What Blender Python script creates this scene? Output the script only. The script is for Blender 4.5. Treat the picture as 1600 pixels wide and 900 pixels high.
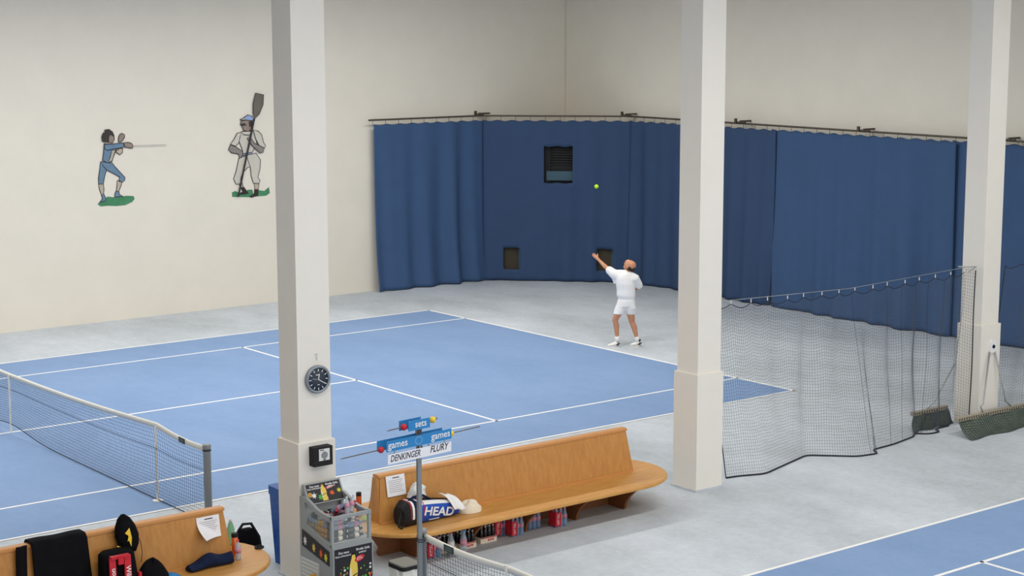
import bpy, bmesh, math, random
from mathutils import Vector, Matrix
random.seed(7)
S = bpy.context.scene
COL = S.collection
for o in list(bpy.data.objects): bpy.data.objects.remove(o)

# ------------------------------------------------------------------ camera
F_PX = 2694.65
CAM = Vector((-10.1275, -20.1358, 6.2941))
YAW, PITCH, ROLL = 0.9061, 0.1510, 0.0017
fw = Vector((math.cos(PITCH)*math.cos(YAW), math.cos(PITCH)*math.sin(YAW), -math.sin(PITCH)))
rt = fw.cross(Vector((0, 0, 1))).normalized()
dn = fw.cross(rt).normalized()
c_, s_ = math.cos(ROLL), math.sin(ROLL)
rx = c_*rt + s_*dn
dy = -s_*rt + c_*dn
cam_d = bpy.data.cameras.new('camera'); cam = bpy.data.objects.new('camera', cam_d); COL.objects.link(cam)
cam_d.sensor_fit = 'HORIZONTAL'; cam_d.sensor_width = 36.0; cam_d.lens = 36.0*F_PX/1600.0
cam_d.clip_end = 200
cam.matrix_world = Matrix(((rx.x, -dy.x, -fw.x, CAM.x), (rx.y, -dy.y, -fw.y, CAM.y), (rx.z, -dy.z, -fw.z, CAM.z), (0, 0, 0, 1)))
S.camera = cam
def ray(x, y): return rx*((x-800)/F_PX) + dy*((y-450)/F_PX) + fw
def on(x, y, ax, v):                       # pixel -> point on an axis-aligned plane it touches
    d = ray(x, y); return CAM + d*((v-CAM[ax])/d[ax])

# ------------------------------------------------------------------ world, lights, exposure
W = bpy.data.worlds.new('world'); S.world = W; W.use_nodes = True
W.node_tree.nodes['Background'].inputs[0].default_value = (0.96, 0.98, 1.0, 1)
W.node_tree.nodes['Background'].inputs[1].default_value = 1.35
S.view_settings.view_transform = 'Standard'; S.view_settings.look = 'None'
S.view_settings.gamma = 1.0; S.view_settings.use_curve_mapping = False
S.view_settings.exposure = 0.0
LAMP_W = 246.0

# ------------------------------------------------------------------ materials
def srgb(c):
    return tuple(((v/255.0)/12.92 if v/255.0 <= .04045 else ((v/255.0+.055)/1.055)**2.4) for v in c)
MATS = {}
def mat(name, c, rough=.6, metal=0, noise=0, nscale=6.0, bump=0, bscale=60, spec=.4, stretch=None, c2=None):
    if name in MATS: return MATS[name]
    m = bpy.data.materials.new(name); m.use_nodes = True; nt = m.node_tree; b = nt.nodes['Principled BSDF']
    base = srgb(c)
    b.inputs['Base Color'].default_value = (*base, 1); b.inputs['Roughness'].default_value = rough
    b.inputs['Metallic'].default_value = metal; b.inputs['Specular IOR Level'].default_value = spec
    if noise or bump:
        tc = nt.nodes.new('ShaderNodeTexCoord'); mp = nt.nodes.new('ShaderNodeMapping'); nt.links.new(tc.outputs['Object'], mp.inputs[0])
        if stretch: mp.inputs['Scale'].default_value = stretch
    if noise:
        n = nt.nodes.new('ShaderNodeTexNoise'); n.inputs['Scale'].default_value = nscale; n.inputs['Detail'].default_value = 5
        n.inputs['Roughness'].default_value = .62
        nt.links.new(mp.outputs[0], n.inputs['Vector'])
        r = nt.nodes.new('ShaderNodeValToRGB'); r.color_ramp.elements[0].position = .3; r.color_ramp.elements[1].position = .7
        lo = srgb(c2) if c2 else tuple(v*(1-noise) for v in base); hi = tuple(min(1, v*(1+noise*.6)) for v in base) if not c2 else base
        r.color_ramp.elements[0].color = (*lo, 1); r.color_ramp.elements[1].color = (*hi, 1)
        nt.links.new(n.outputs['Fac'], r.inputs[0]); nt.links.new(r.outputs[0], b.inputs['Base Color'])
    if bump:
        n2 = nt.nodes.new('ShaderNodeTexNoise'); n2.inputs['Scale'].default_value = bscale; n2.inputs['Detail'].default_value = 3
        nt.links.new(mp.outputs[0], n2.inputs['Vector'])
        bp = nt.nodes.new('ShaderNodeBump'); bp.inputs['Strength'].default_value = bump; bp.inputs['Distance'].default_value = .01
        nt.links.new(n2.outputs['Fac'], bp.inputs['Height']); nt.links.new(bp.outputs[0], b.inputs['Normal'])
    MATS[name] = m; return m
def glassy(name, c, alpha, rough=.08):
    m = bpy.data.materials.new(name); m.use_nodes = True; nt = m.node_tree
    b = nt.nodes['Principled BSDF']; b.inputs['Base Color'].default_value = (*srgb(c), 1)
    b.inputs['Roughness'].default_value = rough; b.inputs['Alpha'].default_value = alpha
    MATS[name] = m; return m
def floor_mat(name, c, c2, big=.35):
    m = bpy.data.materials.new(name); m.use_nodes = True; nt = m.node_tree; b = nt.nodes['Principled BSDF']
    b.inputs['Roughness'].default_value = .75; b.inputs['Specular IOR Level'].default_value = .25
    tc = nt.nodes.new('ShaderNodeTexCoord')
    def noise(sc, det, ro, st=(1, 1, 1)):
        mp = nt.nodes.new('ShaderNodeMapping'); mp.inputs['Scale'].default_value = st
        nt.links.new(tc.outputs['Object'], mp.inputs[0])
        n = nt.nodes.new('ShaderNodeTexNoise'); n.inputs['Scale'].default_value = sc; n.inputs['Detail'].default_value = det
        n.inputs['Roughness'].default_value = ro; nt.links.new(mp.outputs[0], n.inputs['Vector']); return n
    a = noise(big, 8, .7, (1, .55, 1)); d = noise(9, 6, .75)
    mx = nt.nodes.new('ShaderNodeMath'); mx.operation = 'MULTIPLY_ADD'; mx.inputs[1].default_value = .35
    nt.links.new(d.outputs['Fac'], mx.inputs[0]); nt.links.new(a.outputs['Fac'], mx.inputs[2])
    r = nt.nodes.new('ShaderNodeValToRGB'); r.color_ramp.elements[0].position = .48; r.color_ramp.elements[1].position = .86
    r.color_ramp.elements[0].color = (*srgb(c2), 1); r.color_ramp.elements[1].color = (*srgb(c), 1)
    nt.links.new(mx.outputs[0], r.inputs[0]); nt.links.new(r.outputs[0], b.inputs['Base Color'])
    MATS[name] = m; return m
floor_mat('floor_grey', (214, 221, 230), (172, 180, 186))
floor_mat('court_blue', (136, 163, 203), (122, 151, 192), .5)
mat('line', (246, 246, 243), .6)
mat('wall', (233, 227, 214), .9, noise=.03, nscale=1.2, bump=.12, bscale=40)
mat('pillar', (238, 233, 224), .8, noise=.02, nscale=3)
mat('ceil', (205, 200, 190), .9)
def wood_mat(name, c, c2):
    return mat(name, c, .42, noise=.1, nscale=3.0, stretch=(1.2, 6, 2.2), c2=c2)
wood_mat('wood', (214, 160, 88), (196, 139, 68)); mat('wood_panel', (205, 147, 78), .45, noise=.1, nscale=4, stretch=(5, 5, 1.1), c2=(186, 127, 62))
mat('wood_dark', (132, 82, 46), .55, noise=.15, nscale=4, stretch=(2, 2, 6)); mat('wood_edge', (208, 146, 84), .4)
mat('curtain', (60, 88, 128), .85, noise=.06, nscale=2, bump=.06, bscale=90)
mat('curtain2', (53, 76, 112), .85, noise=.06, nscale=2, bump=.06, bscale=90)
mat('rail', (92, 84, 74), .5, metal=.5); mat('steel', (168, 172, 174), .4, metal=.6); mat('galv', (150, 153, 154), .45, metal=.5)
mat('black', (24, 24, 27), .7); mat('black_cloth', (20, 20, 23), .95, noise=.2, nscale=9, spec=.1); mat('cord', (38, 42, 52), .8)
mat('net_black', (34, 40, 54), .8); mat('net_grey', (86, 92, 102), .8); mat('tape', (240, 236, 226), .8)
mat('white', (240, 240, 240), .6); mat('emblem', (120, 178, 218), .5); mat('rod', (104, 98, 98), .4, metal=.5); mat('paper', (245, 243, 246), .8); mat('ink', (60, 60, 66), .8); mat('greytext', (140, 140, 150), .8)
mat('navy', (30, 42, 72), .9, noise=.15, nscale=12, spec=.15); mat('blue_plate', (48, 136, 200), .45); mat('blue_bag', (24, 82, 186), .55)
mat('red', (206, 34, 52), .5); mat('ball_red', (206, 36, 50), .35); mat('ball_yellow', (246, 205, 52), .35); mat('tennis', (190, 232, 30), .8)
mat('beige', (240, 228, 206), .9, noise=.06, nscale=14); mat('green_tag', (34, 66, 58), .6)
mat('skin', (206, 146, 112), .6, noise=.08, nscale=9); mat('hair', (58, 46, 38), .9); mat('cotton', (244, 243, 242), .85); mat('shoe', (242, 240, 236), .6)
mat('cooler_grey', (158, 163, 164), .5); mat('cooler_in', (206, 210, 206), .5); mat('poster', (34, 32, 38), .45)
mat('p_yellow', (236, 204, 92), .5); mat('p_yellow2', (226, 222, 46), .5); mat('p_orange', (238, 96, 38), .5); mat('p_green', (84, 176, 70), .5); mat('p_gold', (196, 148, 52), .5)
mat('trash', (44, 98, 178), .5, noise=.5, nscale=16, c2=(30, 78, 158)); mat('lid_grey', (132, 130, 122), .6); mat('plastic_white', (228, 228, 224), .5)
mat('orange', (214, 104, 44), .35, metal=.3); mat('clock_rim', (142, 150, 160), .35, metal=.4); mat('clock_face', (34, 46, 62), .4)
mat('dark_unit', (24, 25, 27), .7); mat('slat', (52, 52, 52), .6); mat('grille', (66, 60, 48), .8); mat('teal', (62, 92, 108), .6)
mat('green_net', (104, 116, 104), .9, noise=.25, nscale=8); mat('beam', (164, 156, 138), .7); mat('liquid', (60, 32, 24), .25); mat('glass_dark', (36, 30, 28), .12, spec=.6)
glassy('pane', (214, 226, 230), .11); glassy('pet', (196, 212, 226), .5, .12); glassy('pet_blue', (150, 178, 214), .62, .12); glassy('pet_green', (120, 196, 140), .7, .12)
mat('label_pink', (214, 150, 170), .5); mat('cap_white', (226, 226, 224), .5); mat('cap_pink', (222, 66, 90), .4); mat('cap_blue', (90, 160, 214), .4); mat('juice', (168, 40, 50), .3)
mat('m_out', (58, 56, 58), .9); mat('m_blue', (108, 136, 160), .9, noise=.12, nscale=5); mat('m_beige', (188, 176, 160), .9, noise=.08, nscale=5); mat('m_cream', (206, 202, 190), .9, noise=.05, nscale=5)
mat('m_hair', (66, 60, 58), .9); mat('m_face', (150, 134, 124), .9, noise=.15, nscale=14); mat('m_green', (74, 138, 100), .9, noise=.18, nscale=5); mat('m_grey', (142, 134, 130), .9); mat('m_oar', (110, 104, 96), .8, noise=.2, nscale=3, stretch=(6, 1, .6)); mat('m_cap', (150, 170, 214), .9); mat('m_boot', (58, 48, 48), .9); mat('m_steel', (158, 152, 150), .6)

# ------------------------------------------------------------------ geometry helpers
class MB:
    def __init__(s): s.v = []; s.f = []; s.m = []; s.cur = 0
    def add(s, vs, fs):
        o = len(s.v); s.v += [tuple(v) for v in vs]; s.f += [tuple(i+o for i in f) for f in fs]; s.m += [s.cur]*len(fs); return s
    def box(s, c, d, rz=0, M=None, taper=1.0):
        hx, hy, hz = d[0]/2, d[1]/2, d[2]/2; vs = []
        for z in (-1, 1):
            t = taper if z > 0 else 1
            for x, y in ((-1, -1), (1, -1), (1, 1), (-1, 1)):
                p = Vector((x*hx*t, y*hy*t, z*hz))
                if rz: p = Matrix.Rotation(rz, 3, 'Z') @ p
                if M is not None: p = M.to_3x3() @ p
                vs.append(p+Vector(c))
        return s.add(vs, [(3, 2, 1, 0), (4, 5, 6, 7), (0, 1, 5, 4), (1, 2, 6, 5), (2, 3, 7, 6), (3, 0, 4, 7)])
    def prism(s, pts, vec):                # planar polygon pushed along vec
        n = len(pts); a = [Vector(p) for p in pts]; b = [p+Vector(vec) for p in a]
        nrm = Vector((0, 0, 0))
        for i in range(n): nrm += a[i].cross(a[(i+1) % n])
        flip = nrm.dot(Vector(vec)) < 0
        fs = [tuple(range(n-1, -1, -1)), tuple(range(n, 2*n))] + [(i, (i+1) % n, n+(i+1) % n, n+i) for i in range(n)]
        if flip: fs = [tuple(reversed(f)) for f in fs]
        return s.add(a+b, fs)
    def loft(s, rings, close=True, caps=True):
        n = len(rings[0]); vs = [v for r in rings for v in r]; fs = []
        for k in range(len(rings)-1):
            for i in range(n if close else n-1):
                j = (i+1) % n; fs.append((k*n+i, k*n+j, (k+1)*n+j, (k+1)*n+i))
        if caps: fs += [tuple(range(n-1, -1, -1)), tuple(range((len(rings)-1)*n, len(rings)*n))]
        return s.add(vs, fs)
    def tube(s, path, r, n=8, caps=True):
        P = [Vector(p) for p in path]; rings = []; up = None
        for i, p in enumerate(P):
            t = (P[min(i+1, len(P)-1)]-P[max(i-1, 0)]).normalized()
            if up is None: up = Vector((0, 0, 1)) if abs(t.z) < .9 else Vector((1, 0, 0))
            a = t.cross(up)
            if a.length < 1e-4: a = t.orthogonal()
            a.normalize(); b = a.cross(t).normalized(); up = b
            rr = r[i] if isinstance(r, (list, tuple)) else r
            rings.append([p+(a*math.cos(2*math.pi*k/n)+b*math.sin(2*math.pi*k/n))*rr for k in range(n)])
        return s.loft(rings, True, caps)
    def lathe(s, prof, n=16, c=(0, 0, 0), M=None):
        rings = []
        for r, z in prof:
            ring = [Vector((r*math.cos(2*math.pi*k/n), r*math.sin(2*math.pi*k/n), z)) for k in range(n)]
            if M is not None: ring = [M @ v for v in ring]
            rings.append([v+Vector(c) for v in ring])
        return s.loft(rings)
    def ball(s, c, r, n=14, sc=(1, 1, 1)):
        m = n//2
        return s.lathe_scaled(c, r, n, m, sc)
    def lathe_scaled(s, c, r, n, m, sc):
        rings = []
        for i in range(m+1):
            a = -math.pi/2+math.pi*i/m; rr = max(math.cos(a), .02)*r
            rings.append([Vector((rr*math.cos(2*math.pi*k/n)*sc[0], rr*math.sin(2*math.pi*k/n)*sc[1], math.sin(a)*r*sc[2]))+Vector(c) for k in range(n)])
        return s.loft(rings)
    def grid(s, fn, nu, nv, skip=None):
        vs = [fn(u/nu, v/nv) for v in range(nv+1) for u in range(nu+1)]; fs = []
        for v in range(nv):
            for u in range(nu):
                if skip and skip(u, v): continue
                a = v*(nu+1)+u; fs.append((a, a+1, a+nu+2, a+nu+1))
        return s.add(vs, fs)
    def build(s, name, m, parent=None, smooth=False, kind=None):
        me = bpy.data.meshes.new(name); vs = s.v
        if parent is not None:
            inv = ROOTM.get(parent.name) or ROOTM.get(parent.parent.name if parent.parent else '')
            if inv is not None and not s.__dict__.get('local'): vs = [inv @ Vector(v) for v in vs]
        me.from_pydata([tuple(v) for v in vs], [], s.f); 
        for mm in (m if isinstance(m, (list, tuple)) else [m]): me.materials.append(MATS[mm] if isinstance(mm, str) else mm)
        if isinstance(m, (list, tuple)): me.polygons.foreach_set('material_index', s.m)
        if smooth: me.polygons.foreach_set('use_smooth', [True]*len(me.polygons))
        me.update()
        o = bpy.data.objects.new(name, me); COL.objects.link(o)
        if parent is not None: o.parent = parent
        if kind: o['kind'] = kind
        return o
ROOTM = {}
def tag(o, label, cat, group=None):
    o['label'] = label; o['category'] = cat
    if group: o['group'] = group
    return o
def thing(name, label, cat, loc=(0, 0, 0), rz=0, group=None):
    o = bpy.data.objects.new(name, None); COL.objects.link(o); o.location = loc; o.rotation_euler = (0, 0, rz); o.empty_display_size = .1
    ROOTM[o.name] = (Matrix.Translation(loc) @ Matrix.Rotation(rz, 4, 'Z')).inverted()
    return tag(o, label, cat, group)
def copy_tree(o, parent=None):
    c = o.copy(); COL.objects.link(c)
    if parent is not None: c.parent = parent
    for ch in list(o.children): copy_tree(ch, c)
    return c
def local(): 
    m = MB(); m.local = True; return m
def struct(o): o['kind'] = 'structure'; return o
def rrect(cx, cy, w, h, r, n=5):
    pts = []
    for sx, sy, a0 in ((1, -1, -90), (1, 1, 0), (-1, 1, 90), (-1, -1, 180)):
        for k in range(n+1):
            a = math.radians(a0+90*k/n); pts.append((cx+sx*(w/2-r)+r*math.cos(a), cy+sy*(h/2-r)+r*math.sin(a)))
    return pts
_tc = {}
def text_geo(txt, size, shear=0, bold=0):
    key = (txt, size, shear, bold)
    if key not in _tc:
        cu = bpy.data.curves.new('t', 'FONT'); cu.body = txt; cu.size = size; cu.align_x = 'CENTER'; cu.align_y = 'CENTER'; cu.shear = shear; cu.offset = bold; cu.resolution_u = 3
        o = bpy.data.objects.new('t', cu); COL.objects.link(o)
        dg = bpy.context.evaluated_depsgraph_get(); me = o.evaluated_get(dg).to_mesh()
        _tc[key] = ([v.co.copy() for v in me.vertices], [tuple(p.vertices) for p in me.polygons])
        o.evaluated_get(dg).to_mesh_clear(); bpy.data.objects.remove(o); bpy.data.curves.remove(cu)
    return _tc[key]
def put_text(mb, txt, size, O, U, V, shear=0, bold=0, sx=1.0):   # flat print: origin O, reading direction U, up V
    vs, fs = text_geo(txt, size, shear, bold); U = Vector(U); V = Vector(V); O = Vector(O)
    return mb.add([O+U*(v.x*sx)+V*v.y for v in vs], fs)
def voxel(mb, name, m, parent, vs, smooth_it=4):
    o = mb.build(name, m, parent)
    md = o.modifiers.new('r', 'REMESH'); md.mode = 'VOXEL'; md.voxel_size = vs; md.use_smooth_shade = True
    if smooth_it: sm = o.modifiers.new('s', 'SMOOTH'); sm.iterations = smooth_it; sm.factor = .5
    dg = bpy.context.evaluated_depsgraph_get(); me = bpy.data.meshes.new_from_object(o.evaluated_get(dg))
    o.modifiers.clear(); old = o.data; o.data = me; bpy.data.meshes.remove(old)
    if not me.materials: me.materials.append(MATS[m])
    me.polygons.foreach_set('use_smooth', [True]*len(me.polygons)); me.update(); return o
def netting(mb, P, nu, nv, r):
    for iv in range(nv+1): mb.tube([P(u/nu, iv/nv) for u in range(nu+1)], r, 3, False)
    for iu in range(nu+1): mb.tube([P(iu/nu, v/nv) for v in range(nv+1)], r, 3, False)

# ------------------------------------------------------------------ the hall
WY, WX, CZ = 14.13, 18.47, 8.6
struct(MB().box((3, -4, -.1), (40, 46, .2)).build('floor', 'floor_grey'))
struct(MB().box((3, WY+.15, CZ/2), (31.2, .3, CZ)).build('wall_left', 'wall'))
struct(MB().box((WX+.15, -4, CZ/2), (.3, 36.2, CZ)).build('wall_right', 'wall'))
struct(MB().box((-17.15, -4, CZ/2), (.3, 46, CZ)).build('wall_back', 'wall'))
struct(MB().box((3, -4, CZ+.1), (40, 46, .2)).build('ceiling', 'ceil'))
BLX, BLY = 11.885, 10.97
def court(name, y0, x0, x1):
    c = struct(MB().box(((x0+x1)/2, y0+BLY/2, .002), (x1-x0, BLY, .004)).build(name, 'court_blue'))
    def ln(xa, ya, xb, yb, w=.05):
        horiz = abs(xb-xa) > abs(yb-ya)
        d = (abs(xb-xa)+w, w, .003) if horiz else (w, abs(yb-ya)+w, .003)
        MB().box(((xa+xb)/2, (ya+yb)/2, .0055), d).build('court_line', 'line', c)
    for y in (y0, y0+1.37, y0+9.60, y0+BLY): ln(x0, y, x1, y)
    for x in (BLX, -BLX):
        if x0-.1 <= x <= x1+.1: ln(x, y0, x, y0+BLY, .07)
    for x in (6.40, -6.40):
        if x0 < x < x1: ln(x, y0+1.37, x, y0+9.60)
    ln(-6.40, y0+5.485, 6.40, y0+5.485)
court('court_surface', 0, -BLX, BLX)
court('court_surface', -6.69-BLY, -BLX, BLX)

# ceiling luminaires: long fluorescent troughs over the courts
lamp_labels = {}
for ry, rn in ((9.0, 'far side of the far court'), (3.0, 'near half of the far court'), (-7.5, 'bench aisle'), (-13.0, 'near court')):
    for cx in (-3, 4, 11):
        t = thing('ceiling_luminaire', 'long white ceiling luminaire over the %s' % rn, 'lamp', (cx, ry, 7.6), group='ceiling luminaires')
        local().box((0, 0, .06), (6.2, .62, .08)).build('housing', 'white', t)
        for hx in (-2.5, 2.5): local().tube([(hx, 0, .1), (hx, 0, CZ-7.6)], .01, 6).build('hanger', 'steel', t)
        ld = bpy.data.lights.new('lamp_light', 'AREA'); ld.shape = 'RECTANGLE'; ld.size = 6.0; ld.size_y = .5; ld.energy = LAMP_W*(1 if ry > 0 else .62); ld.color = (1.0, .965, .91)
        lo = bpy.data.objects.new('lamp_light', ld); COL.objects.link(lo); lo.parent = t

# pillars
PY = -3.49
def pillar(cx, label):
    t = thing('pillar', label, 'pillar', (cx, PY, 0))
    local().box((0, 0, (CZ+1.623)/2), (.43, .40, CZ-1.623)).build('shaft', 'pillar', t)
    local().box((0, 0, .8165), (.49, .46, 1.613)).build('base', 'pillar', t)
    local().box((0, 0, .012), (.53, .50, .024)).build('floor_joint', 'floor_grey', t)
    return t
pillar(-.085, 'square white pillar carrying the round clock')
pillar(6.16, 'square white pillar between the long bench and the hanging net')
pillar(12.33, 'square white pillar at the right with steel struts at its foot')

# ------------------------------------------------------------------ curtains
def curtain(name, label, path, z0, z1, seed, amp=.045, hole=None, m='curtain', flare=0.0, side=1, gather=None, pull=(0, 0)):
    rnd = random.Random(seed); P = [Vector((*p, 0)) for p in path]; L = [0]
    for i in range(len(P)-1): L.append(L[-1]+(P[i+1]-P[i]).length)
    T = L[-1]; waves = [(rnd.uniform(.5, 1), rnd.uniform(2.2, 13), rnd.uniform(0, 6.3)) for _ in range(6)]
    nu = int(T/.05); nv = 44
    def at(s):
        for i in range(len(P)-1):
            if s <= L[i+1] or i == len(P)-2:
                k = (s-L[i])/(L[i+1]-L[i]); d = (P[i+1]-P[i]).normalized(); return P[i].lerp(P[i+1], k), Vector((d.y, -d.x, 0))*side
    def fn(u, v):
        s = u*T; p, n = at(s); p = p+(P[-1]-P[0]).normalized()*((1-u)**4*pull[0]-u**4*pull[1])*v*v; zz = z1+(z0-z1)*v
        a = amp*(.25+.9*v)
        off = sum(w*math.sin(f*s+ph+.5*math.sin(1.7*v+ph)*v) for w, f, ph in waves)/3.2*a
        off += flare*v**5
        if gather: 
            for gs, gw, ga in gather: off += ga*math.exp(-((s-gs-.12*v)/gw)**2)*(.3+.7*v)
        sag = .03*math.sin(u*T*math.pi/.37)**2*(1-v)
        return p+n*off+Vector((0, 0, zz-sag))
    def skip(iu, iv):
        if not hole: return False
        s = (iu+.5)/nu*T; z = z1+(z0-z1)*(iv+.5)/nv
        return any(a <= s <= b and c <= z <= d for a, b, c, d in hole)
    mb = MB().grid(fn, nu, nv, skip); o = mb.build(name, m, None, True)
    sd = o.modifiers.new('thick', 'SOLIDIFY'); sd.thickness = .006; sd.offset = 0
    return tag(o, label, 'curtain', 'blue backdrop curtains')
RZ = 4.10
ZT = RZ-.10
d0, d1 = Vector((15.62, 13.88)), Vector((18.18, 11.28))
dd = (d1-d0).normalized(); DL = (d1-d0).length; dn2 = Vector((dd.y, -dd.x))
def diag(x, y):                            # pixel -> (run along the diagonal, height)
    r = ray(x, y); n3 = Vector((dn2.x, dn2.y, 0)); t = n3.dot(Vector((d0.x, d0.y, 0))-CAM)/n3.dot(r); p = CAM+r*t
    return (Vector((p.x, p.y))-d0).dot(dd), p.z
def hole(x0, y0, x1, y1):
    a, zt = diag(x0, y0); b, zb = diag(x1, y1); return (a, b, zb, zt)
HO = [hole(851, 230, 896, 285), hole(788, 385, 813, 422), hole(932, 386, 958, 424)]
curtain('curtain', 'blue curtain flat on the left wall, beside the painted rower', [(12.45, 13.95), (15.72, 13.93)], .02, ZT, 3, .11, flare=.12)
curtain('curtain', 'blue curtain across the corner with three window openings', [tuple(d0), tuple(d1)], .02, ZT, 5, .05, hole=HO, m='curtain2')
curtain('curtain', 'blue curtain just right of the corner curtain, behind the serving player', [(18.2, 11.3), (18.2, 6.50)], .02, ZT, 8, .12, m='curtain2', pull=(0, .16))
curtain('curtain', 'wide blue curtain behind the hanging net, left of the right pillar', [(18.26, 6.68), (18.2, 1.60)], .02, ZT, 11, .12, flare=.06, pull=(.16, 0), gather=[(4.3, .3, -.12)])
curtain('curtain', 'blue curtain at the right edge, behind the right pillar', [(18.3, 1.75), (18.3, -4.0)], .02, ZT, 14, .08)
def rail(name, label, path, hooks):
    t = thing(name, label, 'rail', path[0])
    MB().tube(path, .022, 8).build('pole', 'rail', t)
    for i in range(len(path)-1):
        a, b = Vector(path[i]), Vector(path[i+1]); n = int((b-a).length/.37)
        for k in range(n+1):
            p = a.lerp(b, (k+.3)/(n+1))
            MB().tube([p+Vector((0, 0, .025)), p+Vector((0, 0, -.05)), p+Vector((0, 0, -.115))], .006, 5).build('hook', 'rail', t)
    for p in hooks:
        p = Vector(p)
        MB().box(p+Vector((.10, 0, .05)), (.34, .04, .04)).box(p+Vector((-.05, .16, .06)), (.05, .05, .1)).box(p+Vector((-.02, 0, .03)), (.06, .22, .03)).build('bracket', 'rail', t)
    return t
rail('curtain_rail', 'dark metal curtain rail running along the walls above the blue curtains', [(12.30, 13.93, RZ), (15.6, 13.90, RZ), (18.2, 11.30, RZ), (18.2, -4.2, RZ-.05)],
     [(18.2, 7.53, RZ-.01), (18.2, 3.92, RZ-.03), (18.2, .29, RZ-.04), (18.15, 11.35, RZ), (15.62, 13.95, RZ)])
# ventilation unit in the corner, seen through the curtain openings
def dpt(s, z, back): 
    q = d0+dd*s+(-dn2)*(-back if False else back); return Vector((q.x, q.y, z))
sgn = 1 if (Vector((WX, WY))-d0).dot(-dn2) > 0 else -1
def dp(s, z, back): q = d0+dd*s-dn2*(back*sgn); return Vector((q.x, q.y, z))
vu = thing('ventilation_unit', 'dark heating and ventilation unit behind the corner curtain openings', 'ventilator', dp(DL/2, 0, .3))
MB().prism([dp(.25, .05, .22), dp(DL-.25, .05, .22), dp(DL-.55, .05, .62), dp(.55, .05, .62)], (0, 0, 3.6)).build('housing', 'dark_unit', vu)
a, b, zb, zt = HO[0]
MB().prism([dp(a-.04, zb-.03, .16), dp(a+.12, zb-.03, .16), dp(a+.12, zt+.03, .16), dp(a-.04, zt+.03, .16)], dp(0, 0, .06)-dp(0, 0, 0)).build('outlet_frame', 'dark_unit', vu)
for k in range(7):
    z = zt-.06-k*.062
    MB().prism([dp(a+.08, z, .17), dp(b-.03, z, .17), dp(b-.03, z-.03, .215), dp(a+.08, z-.03, .215)], (0, 0, -.008)).build('louvre', 'slat', vu)
MB().prism([dp(a+.03, zb+.03, .14), dp(b, zb+.03, .14), dp(b, zb+.26, .14), dp(a+.03, zb+.26, .14)], dp(0, 0, .03)-dp(0, 0, 0)).build('outlet_tray', 'teal', vu)
for a2, b2, z2, z3 in HO[1:]:
    MB().prism([dp(a2-.03, z2-.05, .13), dp(b2-.06, z2-.05, .13), dp(b2-.06, z3+.02, .13), dp(a2-.03, z3+.02, .13)], dp(0, 0, .05)-dp(0, 0, 0)).build('intake_grille', 'grille', vu)
    MB().prism([dp(b2-.06, z2-.05, .12), dp(b2+.03, z2-.05, .12), dp(b2+.03, z3+.02, .12), dp(b2-.06, z3+.02, .12)], dp(0, 0, .05)-dp(0, 0, 0)).build('intake_frame', 'teal', vu)

# ------------------------------------------------------------------ painted figures on the left wall
def figure(name, label, ox, oy, sc, shapes, lines):
    pw = lambda x, y, d: Vector(on(ox+x/sc, oy+y/sc, 1, WY))+Vector((0, -d, 0))
    allp = [p for _, _, pts in shapes for p in pts]
    cx = sum(p[0] for p in allp)/len(allp); by = max(p[1] for p in allp)
    t = thing(name, label, 'wall figure', pw(cx, by, 0))
    k = 0
    for nm, m, pts in shapes:
        pp = [pw(x, y, 0) for x, y in pts]; n = len(pp); c = sum(pp, Vector())/n
        area = sum(pp[i].x*pp[(i+1) % n].z-pp[(i+1) % n].x*pp[i].z for i in range(n))
        out = []
        for i in range(n):
            e = (pp[(i+1) % n]-pp[i-1]).normalized(); nr = Vector((e.z, 0, -e.x))*(1 if area > 0 else -1); out.append(pp[i]-nr*.018)
        base = Vector((0, -.004-.0016*k, 0))
        pa = MB().prism([p+base for p in pp], (0, -.0015, 0)).build(nm, 'm_out' if m != 'm_green' else 'm_green', t)
        MB().prism([p+base+Vector((0, -.0008, 0)) for p in out], (0, -.0015, 0)).build('paint', m, pa)
        k += 1
    for nm, m, p0, p1, r in lines:
        MB().tube([pw(*p0, .022+.0016*k), pw(*p1, .022+.0016*k)], r, 6).build(nm, m, t)
    return t
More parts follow.
